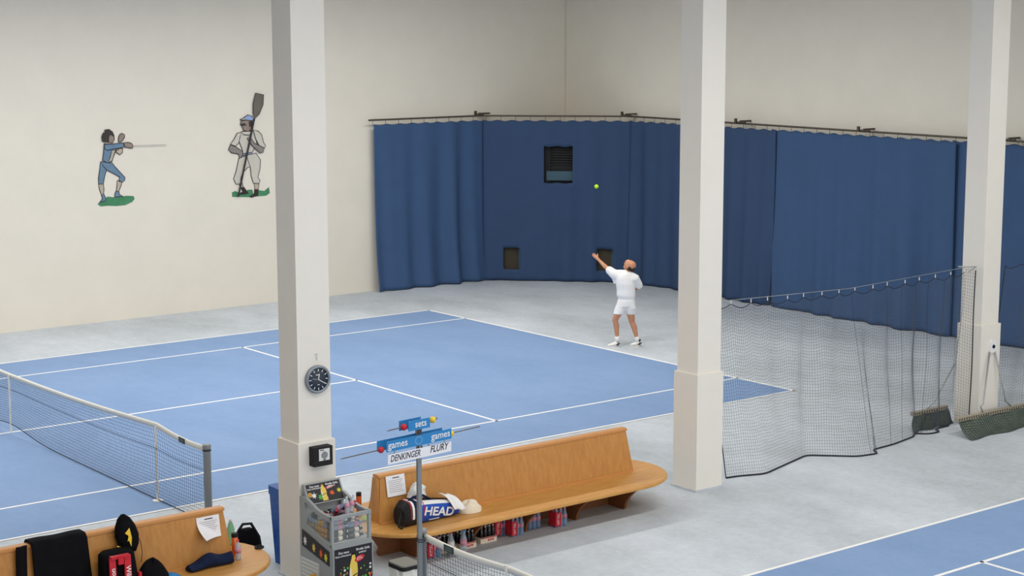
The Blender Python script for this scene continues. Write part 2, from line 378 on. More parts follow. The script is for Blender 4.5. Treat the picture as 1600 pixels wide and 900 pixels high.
figure('painted_fencer', 'painted fencer figure in blue with outstretched foil on the left wall', 140, 190, 6.43, [
    ('grass', 'm_green', [(78, 828), (110, 852), (180, 845), (270, 848), (360, 838), (430, 805), (452, 775), (440, 748), (370, 745), (320, 755), (245, 762), (180, 752), (150, 780)]),
    ('calf', 'm_beige', [(86, 622), (140, 624), (147, 680), (142, 728), (116, 744), (93, 680)]), ('calf', 'm_beige', [(273, 590), (324, 606), (320, 640), (294, 704), (263, 698), (270, 640)]),
    ('shoe', 'm_blue', [(116, 740), (142, 722), (167, 775), (160, 800), (115, 812), (88, 822), (123, 775)]), ('shoe', 'm_blue', [(262, 693), (294, 700), (302, 730), (342, 752), (245, 763), (248, 725)]),
    ('trouser_leg', 'm_blue', [(105, 400), (93, 500), (83, 570), (86, 630), (138, 632), (150, 560), (170, 490), (185, 420)]),
    ('trouser_leg', 'm_blue', [(112, 398), (225, 413), (262, 458), (322, 523), (357, 560), (352, 590), (322, 617), (288, 590), (298, 560), (230, 522), (170, 492), (130, 450)]),
    ('raised_arm', 'm_face', [(283, 207), (283, 160), (298, 125), (320, 113), (352, 130), (352, 160), (332, 190), (310, 207)]), ('elbow', 'm_beige', [(260, 292), (300, 263), (332, 273), (330, 312), (300, 337), (263, 312)]),
    ('jacket', 'm_blue', [(138, 225), (270, 225), (264, 290), (237, 360), (224, 402), (175, 418), (123, 390), (133, 310)]), ('chest_panel', 'm_beige', [(215, 285), (260, 285), (240, 350), (225, 397), (183, 410), (200, 350)]),
    ('collar', 'm_beige', [(143, 200), (210, 208), (216, 228), (145, 228)]), ('face', 'm_face', [(183, 140), (215, 118), (243, 138), (247, 180), (227, 217), (183, 212)]),
    ('hair', 'm_hair', [(120, 202), (113, 150), (130, 110), (148, 105), (144, 80), (190, 74), (227, 100), (245, 142), (235, 152), (202, 132), (187, 170), (182, 207), (150, 205)]),
    ('sleeve', 'm_blue', [(148, 225), (230, 220), (330, 208), (347, 245), (332, 264), (240, 277), (175, 293), (143, 275)]), ('sword_hand', 'm_face', [(335, 208), (380, 205), (415, 213), (434, 240), (427, 270), (395, 267), (345, 257)])],
    [('foil', 'm_steel', (425, 240), (760, 232), .006)])
figure('painted_rower', 'painted rower figure in cream with a tall oar on the left wall', 345, 135, 4.867, [
    ('grass', 'm_green', [(85, 840), (85, 805), (110, 795), (140, 810), (210, 785), (240, 785), (245, 815), (290, 790), (330, 795), (365, 765), (372, 810), (345, 830), (215, 842)]),
    ('calf', 'm_beige', [(133, 733), (162, 728), (174, 772), (148, 777)]), ('calf', 'm_beige', [(250, 732), (292, 732), (287, 785), (256, 785)]),
    ('boot', 'm_boot', [(148, 770), (175, 763), (212, 815), (180, 822), (130, 822), (163, 800)]), ('boot', 'm_boot', [(253, 782), (286, 782), (282, 830), (230, 847), (213, 837), (250, 815)]),
    ('trouser_leg', 'm_cream', [(133, 545), (192, 525), (227, 605), (202, 620), (167, 660), (152, 700), (152, 742), (113, 747), (93, 705), (113, 640)]),
    ('trouser_leg', 'm_cream', [(188, 520), (267, 505), (302, 560), (297, 630), (282, 690), (299, 715), (287, 742), (243, 737), (226, 680), (220, 615)]),
    ('shirt', 'm_cream', [(153, 345), (242, 328), (267, 360), (272, 430), (237, 507), (168, 517), (158, 480), (138, 430), (128, 390)]),
    ('sleeve', 'm_cream', [(157, 348), (120, 353), (96, 400), (68, 440), (110, 457), (137, 430), (147, 380)]), ('forearm', 'm_grey', [(68, 442), (112, 456), (167, 495), (162, 530), (140, 552), (130, 517), (75, 507), (53, 480)]),
    ('belt', 'm_cap', [(163, 510), (237, 498), (240, 516), (163, 527)]), ('face', 'm_face', [(148, 262), (185, 253), (237, 260), (237, 300), (212, 347), (168, 337), (158, 310), (143, 290)]),
    ('beard', 'm_hair', [(207, 268), (237, 260), (237, 297), (213, 312)]), ('moustache', 'm_hair', [(146, 285), (175, 278), (192, 297), (158, 300)]),
    ('cap', 'm_cap', [(163, 240), (200, 213), (237, 226), (247, 264), (173, 257)]), ('brim', 'm_cream', [(138, 250), (172, 236), (180, 257), (148, 258)]), ('collar', 'm_cream', [(150, 340), (227, 338), (217, 372), (168, 370)]),
    ('sleeve', 'm_cream', [(240, 330), (282, 338), (307, 365), (322, 425), (337, 450), (327, 472), (288, 457), (258, 400)]),
    ('oar_blade', 'm_oar', [(258, 48), (323, 62), (318, 140), (290, 210), (250, 250), (238, 200), (238, 130)]),
    ('forearm', 'm_grey', [(193, 395), (215, 378), (252, 430), (327, 465), (317, 502), (290, 507), (238, 460), (213, 430)])],
    [('oar_shaft', 'm_out', (246, 245), (124, 838), .02)])

# ------------------------------------------------------------------ benches (double sided, A-shaped back in the middle)
ZS = .43
def bench(label, cx0, cx1, cy, pa, pb):
    R = .80
    t = thing('bench', label, 'bench', ((cx0+cx1)/2, cy, 0), group='long wooden benches')
    def stad(r, z, ins=0): 
        pts = []
        for k in range(19): a = -math.pi/2+math.pi*k/18; pts.append(Vector((cx1+(r-ins)*math.cos(a), cy+(r-ins)*math.sin(a), z)))
        for k in range(19): a = math.pi/2+math.pi*k/18; pts.append(Vector((cx0+(r-ins)*math.cos(a), cy+(r-ins)*math.sin(a), z)))
        return pts
    MB().loft([stad(R, ZS-.05, .012), stad(R, ZS-.04), stad(R, ZS-.012), stad(R, ZS, .012)]).build('seat', 'wood', t)
    for sd in (-1, 1):
        y0, y1 = cy+sd*.15, cy+sd*.055
        MB().prism([Vector((pa-.03, y0, ZS)), Vector((pb+.06, y0, ZS)), Vector((pb, y1, .975)), Vector((pa+.04, y1, .975))], (0, -sd*.022, 0)).build('back_panel', 'wood_panel', t)
        MB().box(((pa+pb)/2, cy+sd*.165, ZS+.012), (pb-pa+.04, .03, .024)).build('foot_strip', 'wood_edge', t)
    for X, X2 in ((pa+.0, pa+.035), (pb, pb-.035)):
        MB().prism([Vector((X+(.03 if X == pb else -.01), cy-.128, ZS)), Vector((X+(.03 if X == pb else -.01), cy+.128, ZS)), Vector((X, cy+.045, .97)), Vector((X, cy-.045, .97))], (X2-X, 0, 0)).build('end_board', 'wood_panel', t)
    MB().loft([[Vector((x, cy+y, z)) for y, z in ((-.066, .972), (.066, .972), (.066, .994), (.045, 1.006), (-.045, 1.006), (-.066, .994))] for x in (pa+.02, pb+.015)]).build('top_rail', 'wood_edge', t)
    n = 5
    for k in range(n):
        X = pa+.35+(pb-pa-.62)*k/(n-1)
        prof = [(.30, 0), (.33, 0), (.345, .04), (.36, .10), (.42, .18), (.52, .27), (.62, .34), (.64, ZS-.05)]
        pts = [Vector((X, cy-y, z)) for y, z in prof]+[Vector((X, cy+y, z)) for y, z in reversed(prof)]
        MB().prism(pts, (.04, 0, 0)).build('leg', 'wood_dark', t)
    ex = .30
    prof = [(.0, 0), (.02, .05), (-.01, .1), (.06, .2), (.14, .28), (.18, ZS-.05)]
    pts = [Vector((cx1+ex+a+.1, cy-.02, z)) for a, z in prof]+[Vector((cx0-ex-a-.1, cy-.02, z)) for a, z in reversed(prof)]
    MB().prism(pts, (0, .04, 0)).build('centre_board', 'wood_dark', t)
    return t
CY2, CY1 = -3.40, -3.47
bench('long wooden bench with the blue racket bag and bottles under it', 1.34, 4.58, CY2, .90, 4.86)
bench('wooden bench at the lower left with black bags and a navy cloth', -5.0, -1.50, CY1, -5.3, -1.20)
def notice(label, O, w, h, sd_slope, lines, curl=0):
    # sheet of printed paper lying on the sloping back panel
    U = Vector((1, 0, 0)); V = Vector((0, sd_slope, 1)).normalized(); N = U.cross(V).normalized()
    if N.y > 0: N = -N
    t = thing('paper_notice', label, 'notice', O)
    O = Vector(O)
    nu = 10
    def fn(u, v):
        c = curl*max(0, (1-u)*.6+(1-v)*.9-.75)**2
        return O+U*(u*w)+V*(v*h-h)+N*(.004+c)
    MB().grid(fn, nu, nu).build('sheet', 'paper', t, True)
    mb = MB()
    for k in range(lines):
        z = .24+.09*k; L = w*(.78-.12*((k*7) % 3)/2)
        c = O+U*(w*.12)+V*(-h*z)+N*.0055
        mb.add([c, c+U*L, c+U*L+V*(-.004), c+V*(-.004)], [(3, 2, 1, 0), (0, 1, 2, 3)])
    mb.build('printed_lines', 'greytext', t)
    c = O+U*(w*.35)+V*(-h*.1)+N*.0055
    MB().add([c, c+U*w*.36, c+U*w*.36+V*(-.011), c+V*(-.011)], [(3, 2, 1, 0), (0, 1, 2, 3)]).build('heading', 'ink', t)
sl = .095/.545
def panel_y(cy, z): return cy-.15+(z-ZS)*sl
notice('white printed notice taped to the long bench back above the racket bag', on(602, 745, 1, panel_y(CY2, .93)-.004), .27, .25, sl, 7)
notice('white printed notice with a curling corner on the lower left bench back', on(306, 810, 1, panel_y(CY1, .93)-.004), .28, .24, sl, 6, .35)

# ------------------------------------------------------------------ tennis nets
def tennis_net(name, label, ys, zs, y_end, strap, sticks, tagpos, zb):
    t = thing(name, label, 'net', (0, ys[0], 0))
    def top(y):
        for i in range(len(ys)-1):
            if ys[i] <= y <= ys[i+1]:
                k = (y-ys[i])/(ys[i+1]-ys[i]); return zs[i]*(1-k)+zs[i+1]*k-.03*math.sin(math.pi*k)
        return zs[-1]
    L = y_end-ys[0]; nu = int(L/.048)
    def bot(y): return .02+.12*math.exp(-((y-strap)/.9)**2) if strap is not None else zb
    def P(u, v):
        y = ys[0]+.03+u*(L-.03); zt_ = top(y)-.05; zb_ = bot(y); z = zt_+(zb_-zt_)*v
        return Vector((-.05*math.sin(v*math.pi)*math.sin(u*L*.9)-.03*v, y, z))
    mb = MB(); netting(mb, P, nu, 20, .0021); mb.build('netting', 'net_black', t, kind='stuff')
    MB().tube([P(u/nu, 1) for u in range(nu+1)], .007, 5).build('bottom_cord', 'cord', t)
    MB().tube([P(u/nu, .28) for u in range(nu+1)], .0045, 4).build('band_cord', 'cord', t)
    rings = []
    n = int(L/.12)
    for k in range(n+1):
        y = ys[0]+L*k/n; z = top(y); rings.append([Vector((x, y, z+dz)) for x, dz in ((-.014, -.062), (.014, -.062), (.016, -.01), (.008, .006), (-.008, .006), (-.016, -.01))])
    tp = MB().loft(rings).build('headband', 'tape', t, True)
    z = top(tagpos); z2 = top(tagpos+.17)
    MB().prism([Vector((-.0175, tagpos, z-.068)), Vector((-.0175, tagpos+.17, z2-.068)), Vector((-.0175, tagpos+.17, z2+.006)), Vector((-.0175, tagpos, z+.006))], (-.002, 0, 0)).build('green_tag', 'green_tag', tp)
    for q in range(4):
        MB().box((-.020, tagpos+.085, z-.008-.014*q), (.001, .12, .004)).build('tag_line', 'greytext', tp)
    MB().tube([Vector((0, ys[0]+.01, top(ys[0])-.01)), Vector((0, ys[0]-.06, top(ys[0])-.015))], .006, 5).build('cable', 'cord', t)
    if strap is not None:
        MB().box((-.03, strap, top(strap)/2), (.012, .05, top(strap))).build('centre_strap', 'tape', t)
    return t, top
tennis_net('tennis_net', 'tennis net of the far court with white headband, at the left', [-.86, .456, 5.485, 10.51, 11.83], [1.0, 1.06, .93, 1.06, 1.0], 11.83, 5.485, None, -.35, .02)
tennis_net('tennis_net', 'tennis net of the near court starting at the scoreboard post', [-17.5, -7.15, -5.72], [.95, 1.0, .99], -5.72, None, None, -6.25, .03)
def post(y, label):
    t = thing('net_post', label, 'post', (0, y, 0))
    local().lathe([(.05, 0), (.05, .99), (.053, .992), (.053, 1.03), (.046, 1.04), (.0, 1.042)], 20).build('tube', 'galv', t, True)
    local().lathe([(.056, .955), (.056, .968)], 20).build('collar_wire', 'cord', t)
    local().box((.0, .055, .55), (.03, .02, .5)).build('lacing_bar', 'tape', t)
    return t
post(-.914, 'grey steel net post at the near end of the far court net')
post(11.885, 'grey steel net post at the far end of the far court net')
post(-5.66, 'grey steel net post beside the scoreboard pole')
for y, lb in ((.456, 'thin white singles stick holding up the far court net near its post'), (10.51, 'thin white singles stick at the far end of the far court net'), (-7.15, 'white singles stick under the near court net')):
    t = thing('singles_stick', lb, 'net stick', (-.03, y, 0))
    local().tube([(0, 0, .015), (0, 0, 1.02)], .016, 8).build('stick', 'tape', t); local().lathe([(.07, 0), (.07, .012), (.02, .02)], 16).build('foot', 'tape', t)

# ------------------------------------------------------------------ scoreboard
SX, SY = -.085, -5.74
sb = thing('scoreboard', 'blue hand-set scoreboard reading sets and games on a grey pole', 'scoreboard', (SX, SY, 0), math.radians(5))
def L(): return local()
L().box((0, 0, 1.075), (.05, .03, 2.15)).build('pole', 'galv', sb)
def plates(name, x0, x1, z0, z1, txts):
    for y, nm in ((-.035, 'front'), (.055, 'rear')):
        off = -.05 if y > 0 else 0
        p = L().box(((x0+x1)/2+off, y, (z0+z1)/2), (x1-x0, .006, z1-z0)).build(name, 'blue_plate', sb)
        if y < 0:
            for tx, xx, sz in txts:
                m = L(); put_text(m, tx, sz, (xx, y-.0045, (z0+z1)/2+.008), (1, 0, 0), (0, 0, 1), 0, .0012); m.build('lettering', 'white', p)
plates('games_plate', -.46, .42, 1.98, 2.09, [('games', -.31, .105), ('games', .27, .105)])
plates('sets_plate', -.165, .125, 2.15, 2.255, [('sets', -.0, .10)])
for k in range(16):
    a = k*math.pi/8; L().box((-.03+.045*math.cos(a), -.039, 2.035+.04*math.sin(a)), (.012, .001, .012)).build('emblem_ray', 'emblem', sb)
cd = L().box((-.02, -.045, 1.90), (.86, .003, .105)).build('name_card', 'paper', sb)
m = L(); put_text(m, 'DENKINGER', .095, (-.22, -.0475, 1.902), (1, 0, 0), (0, 0, 1), .25, .0015, .76); m.build('lettering', 'ink', cd)
m = L(); put_text(m, 'FLURY', .10, (.235, -.0475, 1.91), (1, 0, 0), (0, 0, 1), .25, .002, .85); m.build('lettering', 'ink', cd)
for x in (-.36, -.02, .1, .32): L().box((x, -.042, 1.965), (.012, .008, .03)).build('card_clip', 'steel', sb)
for z, x0, x1, b0, b1, r in ((2.0, -1.0, .86, -.495, .455, .034), (2.19, -.40, .26, -.19, .20, .036)):
    L().tube([(x0, .01, z), (x1, .01, z+.03 if z < 2.1 else z+.02)], .0065, 6).build('rod', 'rod', sb)
    for x in (x0, x1): L().ball((x, .01, z+(.03 if x > 0 else 0)), .011, 8).build('rod_tip', 'steel', sb)
    L().ball((b0, .01, z+.004), r, 16).build('red_ball', 'ball_red', sb, True); L().ball((b1, .01, z+.02), r, 16).build('yellow_ball', 'ball_yellow', sb, True)
L().box((0, -.0, 2.12), (.045, .05, .07)).build('clamp', 'rail', sb); L().box((-.0, -.03, 1.955), (.03, .03, .03)).build('clamp', 'rail', sb)
for z in (.94, .965): L().tube([(-.04, -.03, z), (.03, -.035, z-.01), (.13, .03, z+.01), (.12, .13, z), (-.03, .02, z+.01), (-.04, -.03, z)], .005, 5).build('wire_tie', 'cord', sb)

# ------------------------------------------------------------------ clock and speaker box on the first pillar
PF = PY-.20-.0
t = thing('wall_clock', 'round wall clock with dark face on the pillar', 'clock', (-.052, PF, 2.34))
RX = Matrix.Rotation(math.pi/2, 4, 'X')
def disc(r0, prof, nm, m, par, n=36): return local().lathe(prof, n, M=RX).build(nm, m, par, True)
disc(0, [(.16, 0), (.163, .03), (.155, .045), (.135, .047), (.132, .035), (.0, .034)], 'rim', 'clock_rim', t); disc(0, [(.133, .034), (.131, .0365), (0, .0365)], 'face', 'clock_face', t)
for k in range(12):
    a = k*math.pi/6; M = Matrix.Rotation(-a, 4, 'Y'); local().box((.108*math.sin(a), -.0375, .108*math.cos(a)), (.008, .001, .028), M=Matrix.Rotation(a, 4, 'Y')).build('tick', 'white', t)
def hand(ang, ln, w, nm): local().box((ln/2*math.sin(ang), -.039, ln/2*math.cos(ang)), (w, .0015, ln), M=Matrix.Rotation(ang, 4, 'Y')).build(nm, 'white', t)
hand(math.radians(10), .065, .009, 'hour_hand'); hand(math.radians(122), .1, .007, 'minute_hand'); hand(math.radians(-80), .08, .002, 'second_hand')
local().box((-.015, -.0385, .055), (.04, .001, .008)).build('dial_print', 'white', t); local().box((0, -.0385, -.06), (.03, .001, .006)).build('dial_print', 'white', t)
t = thing('wire_hook', 'small wire hook above the clock on the pillar', 'hook', (-.06, PF, 2.58))
local().tube([(-.02, -.01, .05), (.02, -.01, .05), (.0, -.012, .02), (.01, -.012, -.02)], .003, 5).build('wire', 'steel', t)
t = thing('speaker_box', 'black square speaker box on the pillar above the drinks cooler', 'speaker', (-.068, PY-.23, 1.47))
local().box((0, -.055, 0), (.245, .11, .22)).build('housing', 'black', t); local().box((.01, -.112, .02), (.14, .004, .135)).build('front_label', 'plastic_white', t)
local().lathe([(.042, 0), (.042, .003), (0, .003)], 24, (.012, -.114, .015), RX).build('speaker_grille', 'galv', t); local().box((.01, -.115, -.038), (.03, .002, .012)).build('print_bar', 'ink', t); local().box((-.02, -.115, .075), (.05, .002, .010)).build('print_bar', 'ink', t)

# ------------------------------------------------------------------ drinks cooler
X0, X1, YF, YB = -.335, .19, -4.40, -3.735
dc = thing('drinks_cooler', 'grey open-top drinks cooler with glass sides and black posters in front of the pillar', 'cooler', ((X0+X1)/2, (YF+YB)/2, 0))
W_, D_ = X1-X0, YB-YF
MB().box(((X0+X1)/2, (YF+YB)/2-.01, .29), (W_+.01, D_+.02, .58)).build('cabinet', 'cooler_grey', dc)
ar = MB()   # louvres on the left side low down
for k in range(7): MB().box((X0-.008, YB-.20, .05+.045*k), (.008, .34, .010)).build('side_louvre', 'plastic_white', dc)
MB().box((X0-.006, YB-.2, .17), (.004, .40, .33)).build('side_grille_plate', 'cooler_in', dc)
def side(x, dx):
    # frame of one side: slanting upper rail that curves from the tall back to the low front
    prof = [(YB, 1.03), (YB-.06, 1.045), (YB-.14, 1.035), (YB-.24, 1.0), (YB-.36, .955), (YB-.48, .935), (YF, .925)]
    lo = [(y, z-.055) for y, z in prof]
    MB().prism([Vector((x, y, z)) for y, z in prof]+[Vector((x, y, z)) for y, z in reversed(lo)], (dx, 0, 0)).build('upper_rail', 'cooler_grey', dc)
    MB().box((x+dx/2, YF+.02, .755), (abs(dx)-.003, .037, .36)).build('corner_post', 'cooler_grey', dc)
    MB().box((x+dx/2, YB-.05, .79), (abs(dx)-.003, .097, .42)).build('rear_post', 'cooler_grey', dc)
    lowp = [(YB, .58), (YF, .58), (YF, .60), (YB-.35, .66), (YB-.1, .73), (YB, .73)]
    MB().prism([Vector((x, y, z)) for y, z in lowp], (dx, 0, 0)).build('lower_rail', 'cooler_grey', dc)
    g = [(YB-.1, .70), (YB-.35, .64), (YF+.04, .59), (YF+.04, .90), (YB-.48, .90), (YB-.36, .92), (YB-.24, .965), (YB-.1, .99)]
    MB().prism([Vector((x+dx*.4, y, z)) for y, z in g], (dx*.2, 0, 0)).build('side_pane', 'pane', dc)
side(X0, .035); side(X1, -.035)
MB().box(((X0+X1)/2, YF+.012, .91), (W_, .035, .035)).build('front_rail', 'cooler_grey', dc); MB().box(((X0+X1)/2, YF+.012, .595), (W_, .035, .03)).build('front_sill', 'cooler_grey', dc)
MB().box(((X0+X1)/2, YF+.012, .752), (W_-.06, .008, .285)).build('front_pane', 'pane', dc)
MB().box(((X0+X1)/2, (YF+YB)/2, .60), (W_-.07, D_-.08, .03)).build('well_floor', 'cooler_in', dc); MB().box(((X0+X1)/2, YB-.03, .81), (W_-.07, .03, .42)).build('well_back', 'cooler_in', dc)
HB = [Vector((X0+.02, YB-.17, .955)), Vector((X1-.02, YB-.17, .955)), Vector((X1-.02, YB-.05, 1.175)), Vector((X0+.02, YB-.05, 1.175))]
hn = (HB[1]-HB[0]).cross(HB[3]-HB[0]).normalized()
if hn.y > 0: hn = -hn
hd = MB().prism(HB, -hn*.045).build('header_board', 'cooler_grey', dc)
def poster(O, U, V, w, h, par, big):
    U = Vector(U).normalized(); V = Vector(V).normalized(); N = U.cross(V).normalized(); O = Vector(O)
    pw = lambda u, v, d=.003: O+U*(u*w)+V*(v*h)+N*d
    MB().prism([pw(0, 0, .0), pw(1, 0, .0), pw(1, 1, .0), pw(0, 1, .0)], N*.002).build('poster', 'poster', par)
    def blob(pts, m, d=.003): MB().prism([pw(u, v, d) for u, v in pts], N*.0004).build('poster_print', m, par)
    def circ(u, v, r, m, d=.0036, k=10, sv=1): blob([(u+r/w*math.cos(2*math.pi*i/k), v+sv*r/h*math.sin(2*math.pi*i/k)) for i in range(k)], m, d)
    bt = [(-.5, 0), (.5, 0), (.55, .15), (.42, .32), (.55, .5), (.5, .68), (.22, .88), (.2, .95), (-.2, .95), (-.22, .88), (-.5, .68), (-.55, .5), (-.42, .32), (-.55, .15)]
    bw, bh, bu, bv = (.20, .86, .50, .02) if big else (.15, .86, .47, .04)
    blob([(bu+a*bw, bv+b*bh) for a, b in bt], 'p_yellow'); blob([(bu-.4*bw+a*bw*.3, bv+.2*bh+b*bh*.45) for a, b in bt], 'beige', .0034)
    blob([(bu-.21*bw, bv+.93*bh), (bu+.21*bw, bv+.93*bh), (bu+.21*bw, bv+bh), (bu-.21*bw, bv+bh)], 'black' if big else 'p_gold', .0036)
    blob([(bu-.5*bw, bv+.33*bh), (bu+.46*bw, bv+.43*bh), (bu+.46*bw, bv+.46*bh), (bu-.46*bw, bv+.37*bh)], 'black', .0036)
    e = [(.66+.13*math.cos(2*math.pi*i/18)*1.0, (.70 if not big else .72)+(.065*math.sin(2*math.pi*i/18)+.03*math.cos(2*math.pi*i/18))) for i in range(18)]
    blob(e, 'red', .004)
    dirU = (U+V*.25).normalized()
    m = MB(); put_text(m, 'NEU', w*.055, pw(.645, (.735 if not big else .745), .0046), dirU, V); put_text(m, 'Rivella', w*.065, pw(.665, (.69 if not big else .71), .0046), dirU, V); m.build('poster_lettering', 'white', par)
    m = MB(); fs = w*.075
    v1, v2 = (.91, .84) if big else (.86, .74)
    put_text(m, 'Das neue', fs, pw(.24, v1, .0046), U, V, 0, .0006); put_text(m, 'Rivella Gelb.', fs, pw(.76, v1+.01, .0046), U, V, 0, .0006)
    put_text(m, 'Ganz erfrischend', fs*.8, pw(.22, v2, .0046), U, V, 0, .0004); put_text(m, 'anders!', fs*.9, pw(.74, v2+.01, .0046), U, V, 0, .0004); m.build('poster_lettering', 'white', par)
    def splash(u, v, r, mt, seed):
        rr = random.Random(seed); blob([(u+(r if i % 2 else r*.45)*rr.uniform(.7, 1.1)*math.cos(2*math.pi*i/14), v+(r if i % 2 else r*.45)*rr.uniform(.7, 1.1)*math.sin(2*math.pi*i/14)*w/h) for i in range(14)], mt, .0036)
    if big:
        splash(.14, .10, .12, 'white', 1); splash(.74, .09, .12, 'p_orange', 2); splash(.92, .2, .11, 'p_yellow2', 3); splash(.93, .08, .10, 'p_yellow2', 4)
        rr = random.Random(4)
        for k in range(22):
            u, v = (rr.uniform(.1, .36), rr.uniform(.25, .62)) if k % 2 else (rr.uniform(.68, .97), rr.uniform(.28, .62))
            circ(u, v, rr.uniform(.006, .016), ['p_green', 'p_yellow2', 'plastic_white', 'p_orange', 'p_green'][k % 5])
    else:
        splash(.17, .38, .10, 'white', 1); splash(.34, .25, .10, 'p_green', 6); splash(.70, .38, .09, 'p_orange', 2); splash(.92, .45, .08, 'p_yellow2', 3)
        circ(.06, .45, .03, 'p_gold')
poster(HB[0]+(HB[1]-HB[0])*.04+(HB[3]-HB[0])*.05+hn*.001, HB[1]-HB[0], HB[3]-HB[0], (HB[1]-HB[0]).length*.92, (HB[3]-HB[0]).length*.88, hd, False)
fp = MB().box(((X0+X1)/2, YF-.022, .29), (W_, .012, .57)).build('front_door', 'cooler_grey', dc)
poster((X0+.015, YF-.0285, .03), (1, 0, 0), (0, 0, 1), W_-.03, .53, fp, True)
sp = MB().prism([Vector((X0-.006, YB-.05, .47)), Vector((X0-.006, YF+.04, .36)), Vector((X0-.006, YF+.04, .53)), Vector((X0-.006, YB-.05, .66))], (-.004, 0, 0)).build('side_poster_board', 'poster', dc)
slv = Vector((0, -1, -.19)).normalized()
for (k, mt) in ((.12, 'white'), (.45, 'p_yellow'), (.72, 'p_orange'), (.9, 'p_yellow2')):
    c = Vector((X0-.0105, YB-.05-k*.56, .555-k*.12)); pts = []
    for i in range(14): r = (.04 if i % 2 else .02); pts.append(c+Vector((0, r*math.cos(2*math.pi*i/14), 1.5*r*math.sin(2*math.pi*i/14))))
    MB().prism(pts, (-.0006, 0, 0)).build('poster_print', mt, sp)

# bottle makers: body, cap, label as parts of one bottle
def pet_bottle(name, label, h, r, body, cap, lab, cat='bottle', group=None, fill=None):
    t = thing(name, label, cat, (0, 0, 0), 0, group)
    local().lathe([(r*.9, 0), (r, .012), (r, h*.28), (r*.92, h*.34), (r, h*.40), (r*.98, h*.62), (r*.55, h*.84), (r*.36, h*.90), (r*.36, h*.93)], 14).build('body', body, t, True)
    local().lathe([(r*.42, h*.925), (r*.42, h), (r*.36, h*1.002)], 12).build('cap', cap, t)
    if lab: local().lathe([(r*1.015, h*.36), (r*1.015, h*.62)], 14).build('label_band', lab, t, True)
    if fill: local().lathe([(r*.86, .01), (r*.93, .02), (r*.93, h*fill)], 12).build('drink', 'juice', t, True)
    return t
def place(proto, loc, rot=(0, 0, 0), label=None, first=[None]):
    c = copy_tree(proto); c.location = loc; c.rotation_euler = rot
    if label: c['label'] = label
    return c
# pile of bottles in the cooler
protos = [pet_bottle('drink_bottle', 'x', .21, .031, 'pet', 'cap_white', 'label_pink'), pet_bottle('drink_bottle', 'x', .21, .031, 'glass_dark', 'cap_white', 'beige'), pet_bottle('drink_bottle', 'x', .21, .031, 'pet_blue', 'cap_blue', 'label_pink'), pet_bottle('drink_bottle', 'x', .20, .030, 'glass_dark', 'red', 'red'), pet_bottle('drink_bottle', 'x', .2, .03, 'p_gold', 'p_gold', 'beige')]
GRP = 'bottles piled in the drinks cooler'
LB = ['clear bottle with pink label piled in the drinks cooler', 'dark bottle with cream label piled in the drinks cooler', 'pale blue bottle with blue cap piled in the drinks cooler', 'dark bottle with red label piled in the drinks cooler', 'golden bottle lying behind the left pane of the drinks cooler']
rnd = random.Random(21)
for layer in range(4):
    for i in range(2):
        for j in range(8):
            x = X0+.045+i*.215+.0; y = YF+.075+j*.066
            k = rnd.choice([0, 1, 1, 2, 3, 0]) if (layer > 1 or i == 1) else rnd.choice([4, 4, 0])
            if layer < 3: k = (rnd.choice([1, 1, 3, 1]) if (i == 1 or j < 2) else rnd.choice([4, 4, 4, 0]))
            if layer == 2 and rnd.random() < .35: k = rnd.choice([0, 2])
            if layer == 3 and (j > 6 or rnd.random() < .35): continue
            c = place(protos[k], (x+(.212 if rnd.random() < .0 else 0), y, .652+layer*.064), (0, math.radians(90), rnd.uniform(-.06, .06)), LB[k]); c['group'] = GRP
for (x, y, k, tx, ty) in ((-.02, -4.24, 0, -.5, .3), (.06, -4.18, 0, -.4, .5), (-.12, -4.14, 3, .9, -.7), (.06, -4.02, 3, .8, .6), (-.08, -4.02, 2, .9, .6)):
    c = place(protos[k], (x, y, .872), (tx, ty, 0), ['clear bottle with pink label standing on top of the cooler pile', '', 'pale blue bottle standing on top of the cooler pile', 'dark bottle with red label standing on top of the cooler pile'][k]); c['group'] = 'bottles standing on the cooler pile'
for p in protos:
    for ch in list(p.children): bpy.data.objects.remove(ch)
    bpy.data.objects.remove(p)

# ------------------------------------------------------------------ bottles under the long bench
glass = pet_bottle('glass_bottle', 'x', .20, .026, 'glass_dark', 'cap_white', None)
def crate(x0, y0, label, blabel):
    w, d = .245, .36
    t = thing('cardboard_tray', label, 'tray', (x0+w/2, y0+d/2, 0), group='bottle trays under the bench')
    MB().box((x0+w/2, y0+d/2, .004), (w, d, .008)).build('bottom', 'beige', t)
    for (cx, cy, sx, sy) in ((x0+w/2, y0, w, .006), (x0+w/2, y0+d, w, .006), (x0, y0+d/2, .006, d), (x0+w, y0+d/2, .006, d)):
        MB().box((cx, cy, .04), (sx, sy, .07)).build('side', 'beige', t)
    MB().box((x0+w/2, y0-.0045, .066), (w*.96, .002, .012)).build('red_band', 'red', t); MB().box((x0+w*.62, y0-.0045, .035), (.09, .002, .026)).build('red_logo', 'red', t)
    m = MB(); put_text(m, 'Rivella', .024, (x0+w*.62, y0-.006, .035), (1, 0, 0), (0, 0, 1)); m.build('lettering', 'white', t)
    for i in range(4):
        for j in range(5):
            c = place(glass, (x0+.033+i*.06, y0+.034+j*.064, .009), (0, 0, 0), blabel); c['group'] = blabel
crate(2.185, -3.795, 'cream cardboard tray of dark bottles, right one under the bench', 'dark glass bottle in the right cardboard tray under the bench')
crate(1.835, -3.84, 'cream cardboard tray of dark bottles, behind the net headband', 'dark glass bottle in the middle cardboard tray under the bench')
crate(1.55, -3.81, 'cream cardboard tray of dark bottles deep under the bench', 'dark glass bottle in the tray deepest under the bench')
for ch in list(glass.children): bpy.data.objects.remove(ch)
bpy.data.objects.remove(glass)
